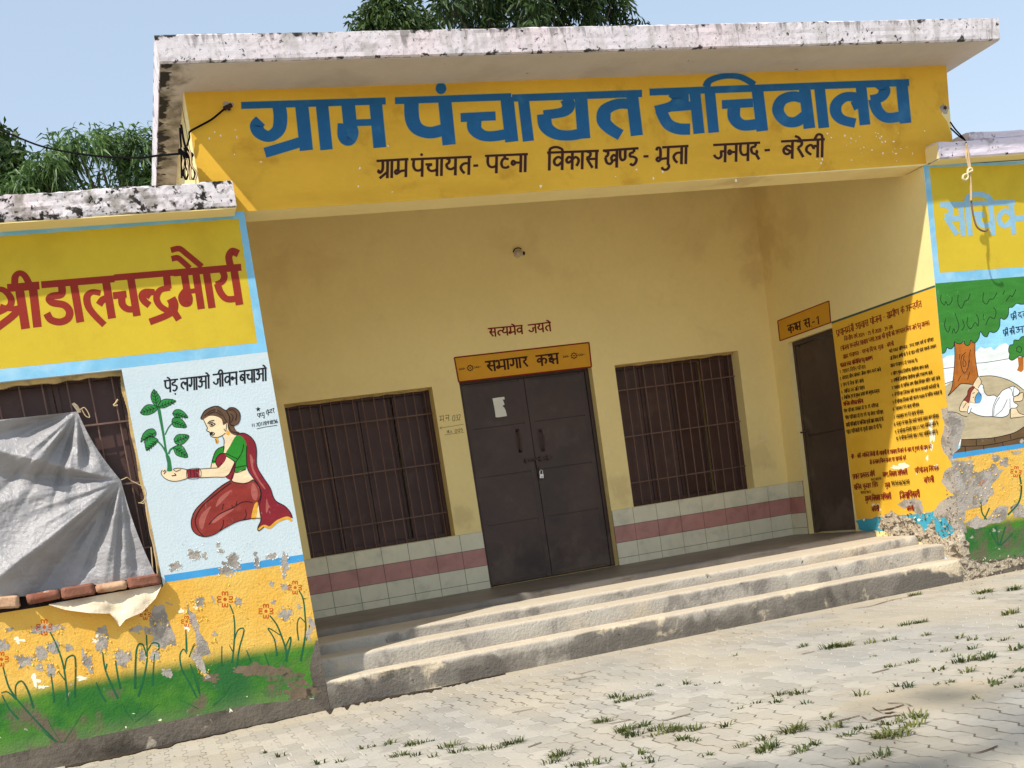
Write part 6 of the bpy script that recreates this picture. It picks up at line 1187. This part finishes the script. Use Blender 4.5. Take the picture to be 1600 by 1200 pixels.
bl = blobs_at([(x_, y_+4, r_*.82, d_) for x_, y_, r_, d_ in [(70, 252, 17, 0), (92, 234, 18, .2), (118, 221, 17, 0), (148, 217, 16, -.2), (180, 216, 17, .1), (210, 218, 17, 0), (240, 222, 18, .2), (275, 232, 22, 0), (310, 250, 26, .2), (345, 275, 30, 0), (60, 274, 15, .1), (86, 258, 14, -.1), (106, 243, 13, .2), (165, 232, 11, 0), (195, 236, 14, .2), (225, 240, 16, 0), (250, 252, 16, .1),
    (28, 292, 17, .1), (52, 298, 17, 0), (78, 290, 18, .2), (100, 280, 12, 0), (46, 276, 12, .1), (192, 264, 12, 0), (213, 280, 16, .1), (238, 272, 15, .2), (243, 296, 18, 0), (182, 290, 12, .1), (142, 292, 9, 0), (120, 296, 12, .1), (128, 268, 5, 0), (160, 258, 6, .1), (215, 258, 9, 0), (70, 345, 40, .2), (140, 350, 45, .3), (215, 345, 42, .2), (290, 330, 45, .3), (180, 420, 50, .3)]], 7.2)
crown_tree('bamboo_clump', 'arching bamboo with narrow drooping leaves above the left parapet', (at(230, 330, 1, 7.6).x, 7.6, 0), bl, m_bamb, 13500, .19, .027, 21, .45, 'bamboo')

# a tall tree across the yard, behind the camera: its crown shades the near corner of the paving
tp = Vector((2.2, -6.15, 0))+SUN*(16/SUN.z)
crown_tree('shade_tree', 'tall leafy tree across the yard whose shade falls on the near paving', (tp.x, tp.y, 0), [((tp.x+dx, tp.y+dy, tp.z+dz), r) for dx, dy, dz, r in ((0, 0, 0, 2.7), (2.6, .3, -.3, 2.0), (-2.6, .2, 0, 2.0), (.8, -.4, .9, 2.0), (-1, -1, -1.2, 2.0))], m_broad, 9000, .34, .11, 31, .2)

# ---------------------------------------------------------------- grass in the joints of the paving
m_grass = leafmat('grass_blade', c(48, 70, 30), c(112, 116, 58), .18)
def tuft_mesh(name, n, r, h, seed, stretch=1.0):
    rnd = random.Random(seed); m = MB()
    for k in range(n):
        a = rnd.uniform(0, 2*math.pi); q = r*math.sqrt(rnd.random()); p = Vector((q*math.cos(a)*stretch, q*math.sin(a)*.6, 0)); out = Vector((math.cos(a)+rnd.gauss(0, .5), math.sin(a)+rnd.gauss(0, .5), 0)); out = out.normalized() if out.length > .01 else Vector((1, 0, 0))
        H = h*rnd.uniform(.5, 1.3); bend = rnd.uniform(.35, 1.7); w_ = rnd.uniform(.0026, .0048); s = out.cross(Vector((0, 0, 1)))*w_
        a1 = p+out*H*bend*.25+Vector((0, 0, H*.55)); a2 = p+out*H*bend*.8+Vector((0, 0, H*(1-.3*bend)))
        i = len(m.v); m.v += [tuple(p-s), tuple(p+s), tuple(a1+s*.8), tuple(a1-s*.8), tuple(a2)]; m.f += [(i, i+1, i+2, i+3), (i+3, i+2, i+4)]
    me = bpy.data.meshes.new(name); me.from_pydata(m.v, [], m.f); me.materials.append(m_grass); return me
BIGM = [tuft_mesh('grass_tuft', 70, .05, .05, 40+k, 1.35) for k in range(4)]; MIDM = [tuft_mesh('grass_tuft', 26, .038, .04, 60+k, 1.3) for k in range(5)]; SMM = [tuft_mesh('grass_tuft', 12, .02, .03, 80+k, 1.3) for k in range(6)]
BIG = [(1430, 930, 'long dark grass tuft spread across the paving beside the right wall', 1), (1536, 927, 'flat grass tuft nearest the right end of the steps', 1.3), (1585, 922, 'grass tuft at the frame edge by the right wall', 1.3), (1579, 960, 'grass tuft near the frame edge, a step out from the right wall', 1.1), (1439, 973, 'thin wide grass strip on the paving before the step end', .9), (1298, 1013, 'bushiest grass tuft in the middle row right of the door', 1.2), (1322, 1010, 'grass tuft touching the right side of the bushiest middle tuft', 1), (1506, 1034, 'left half of the double grass tuft on the right paving', 1.15), (1540, 1030, 'right half of the double grass tuft on the right paving', 1.1), (1386, 1150, 'wide grass tuft just below the rusty stain in the sand', 1.2), (1240, 1143, 'upright dark grass tuft left of the rusty stain', 1.3), (1199, 1172, 'upright grass tuft near the bottom edge, left of the dark pavers', 1.15), (802, 1162, 'round bright grass tuft below the middle of the steps', 1.05), (942, 1128, 'small round tuft left of the L shaped grass row', .9), (976, 1142, 'grass row running along a joint, left arm of the L shape', 1.1), (974, 1096, 'single grass row nearest the steps before the door', .95), (624, 1180, 'rounded tuft at the bottom edge below the left step end', .9), (875, 1181, 'loose tuft at the bottom edge below the round bright tuft', 1), (1052, 1142, 'grass row running along a joint, right arm of the L shape', 1)]
MID = [(1416, 977), (1390, 1001), (1446, 993), (1255, 1011), (1394, 1041), (1426, 1035), (1589, 1015), (1510, 1051), (1407, 1152), (1349, 1138), (1324, 1150), (1298, 1139), (1196, 1155), (1251, 1176), (1375, 1184), (1086, 1140), (1069, 1141), (1009, 1088), (1216, 1087), (1249, 1084), (702, 1167), (716, 1174), (759, 1170), (781, 1170), (991, 1150), (1006, 1135), (1024, 1140), (860, 1192), (895, 1196), (1422, 1122), (1427, 1135), (1394, 1130), (648, 1163), (1034, 1141), (1360, 1005), (1159, 1166), (920, 1196), (965, 1090), (988, 1092), (985, 1147)]
SML = [(1377, 981), (1499, 997), (1364, 1026), (1457, 1019), (1478, 1018), (1495, 1026), (1519, 1014), (1465, 1047), (1405, 1072), (1419, 1075), (1392, 1081), (1345, 1087), (1148, 1025), (1463, 1070), (1484, 1068), (1547, 1069), (1557, 1072), (1574, 1060), (1592, 1075), (1525, 1093), (1105, 1181), (1134, 1135), (1007, 1135), (1067, 1156), (1011, 1184), (1120, 1068), (1090, 1071), (1070, 1070), (1032, 1072), (1259, 1100), (1156, 1108), (1292, 1123), (569, 1168), (586, 1165), (609, 1162), (674, 1157), (676, 1182), (532, 1188), (999, 1092), (1031, 1071), (1040, 1146), (1066, 1155), (909, 1195), (950, 1188), (980, 1197), (1000, 1178), (640, 1164), (735, 1172), (660, 1160), (1440, 1122), (438, 1178), (415, 1172), (1213, 1098), (1182, 1099), (1533, 936), (1520, 1000), (1600, 980), (1570, 1000), (1595, 1050), (1085, 1158), (1022, 1150), (648, 1180), (500, 1190), (1020, 1190), (1270, 1165), (1340, 1195), (1530, 1022), (1545, 1000)]
def put_tuft(px, py, mesh, sc_, label, grp):
    p = at(px, py, 2, 0); o = bpy.data.objects.new('grass_tuft', mesh); COL.objects.link(o); o.location = (p.x, p.y, gz(p.x, p.y)-.004); o.rotation_euler = (0, 0, random.choice((0, math.pi))+random.uniform(-.35, .35)); o.scale = (sc_, sc_, sc_*random.uniform(.8, 1.05)); tag(o, label, 'grass', grp)
for i, (x, y, l, s_) in enumerate(BIG): put_tuft(x, y, BIGM[i % 4], s_*.85, l, 'large grass tufts between the pavers')
for i, (x, y) in enumerate(MID): put_tuft(x, y, MIDM[i % 5], random.uniform(.8, 1.2), 'short sparse grass tuft growing out of a paver joint', 'medium grass tufts between the pavers')
for i, (x, y) in enumerate(SML): put_tuft(x, y, SMM[i % 6], random.uniform(.7, 1.4), 'tiny grass sprig of a few blades in a paver joint', 'tiny grass sprigs between the pavers')
# broken soil line where the lowest step and the wall meet the paving
def ground_line(m, pts, w_):
    pts = smooth(pts, False, 6); out = []
    for k, (x, y) in enumerate(pts):
        a = at(x, y, 2, 0); q = .004+w_*max(0, .4+noise.noise(Vector((x*.35, y*.5, 2)))); out.append(((a.x, a.y-q, gz(a.x, a.y)+.005), (a.x, a.y+q, gz(a.x, a.y)+.005)))
    for k in range(len(pts)-1): m.face([out[k][0], out[k+1][0], out[k+1][1], out[k][1]])
m = MB(); ZK = Zm(1100, 900, 3.2)
for p, w_ in (([(920, 640), (1000, 642), (1040, 655)], .012), ([(845, 662), (870, 675), (930, 668), (1000, 648)], .012), ([(850, 668), (900, 690), (950, 684), (990, 692), (1000, 700)], .02), ([(790, 705), (830, 725), (900, 708), (985, 698)], .014), ([(670, 728), (780, 700)], .004), ([(1020, 660), (1035, 690)], .012), ([(840, 485), (925, 464)], .005), ([(490, 393), (555, 378)], .004), ([(745, 163), (830, 152), (940, 120), (1040, 103)], .006), ([(930, 170), (995, 168)], .004), ([(1270, 880), (1370, 890), (1470, 855)], .003), ([(1490, 860), (1590, 885)], .003)): ground_line(m, ZK(p), w_)
ZK2 = Zm(800, 1040, 4.0)
for p, w_ in (([(320, 80), (340, 93), (465, 70)], .005), ([(385, 40), (410, 55), (520, 30), (560, 48)], .005), ([(940, 340), (965, 343), (1115, 305)], .005), ([(620, 365), (745, 340)], .004), ([(100, 515), (185, 485)], .004), ([(0, 295), (130, 272)], .004), ([(205, 235), (330, 240)], .004)): ground_line(m, ZK2(p), w_)
tag(m.build('joint_soil', M('brown_joint_soil', c(96, 74, 56), 1, .3, 9, 1, 40)), kind='structure')
# small litter on the paving: dry leaf bits and pebbles
m = MB(); rnd = random.Random(44)
for k in range(420):
    x, y = rnd.uniform(-1.6, 6.0), -rnd.random()**1.3*4.6-.02; s_ = rnd.uniform(.003, .011); a = rnd.uniform(0, 6.28); z = gz(x, y)+.004; e = rnd.uniform(.3, .8)
    ca, sa = math.cos(a)*s_, math.sin(a)*s_; m.face([(x-ca, y-sa, z), (x+sa*e, y-ca*e, z+.003), (x+ca, y+sa, z+.001), (x-sa*e, y+ca*e, z+.004)])
tag(m.build('ground_litter', M('dry_leaf_litter', c(98, 80, 58), 1, .4, 9)), kind='stuff')
m = MB(); rnd = random.Random(2)
def soil(p, q, w0, w1, n=70, seed=1):
    pts = []
    for k in range(n+1):
        t = k/n; x, y = p[0]+(q[0]-p[0])*t, p[1]+(q[1]-p[1])*t; w_ = (w0+(w1-w0)*t)*max(0, .25+1.5*noise.noise(Vector((t*14, seed, 0)))+.5*noise.noise(Vector((t*40, seed, 3))))
        a = at(x, y-1.5, 2, 0); b = at(x, y+w_, 2, 0); pts.append(((a.x, a.y, gz(a.x, a.y)+.006), (b.x, b.y, gz(b.x, b.y)+.006)))
    for k in range(n): m.face([pts[k][0], pts[k+1][0], pts[k+1][1], pts[k][1]])
soil((508, 1106), (690, 1077), 8, 4, 90, 1); soil((690, 1075), (790, 1054), 4, 0, 60, 6); soil((100, 1193), (500, 1109), 4, 3, 110, 4)
tag(m.build('soil_edge', m_soil), kind='structure')
print('objects', len(bpy.data.objects))
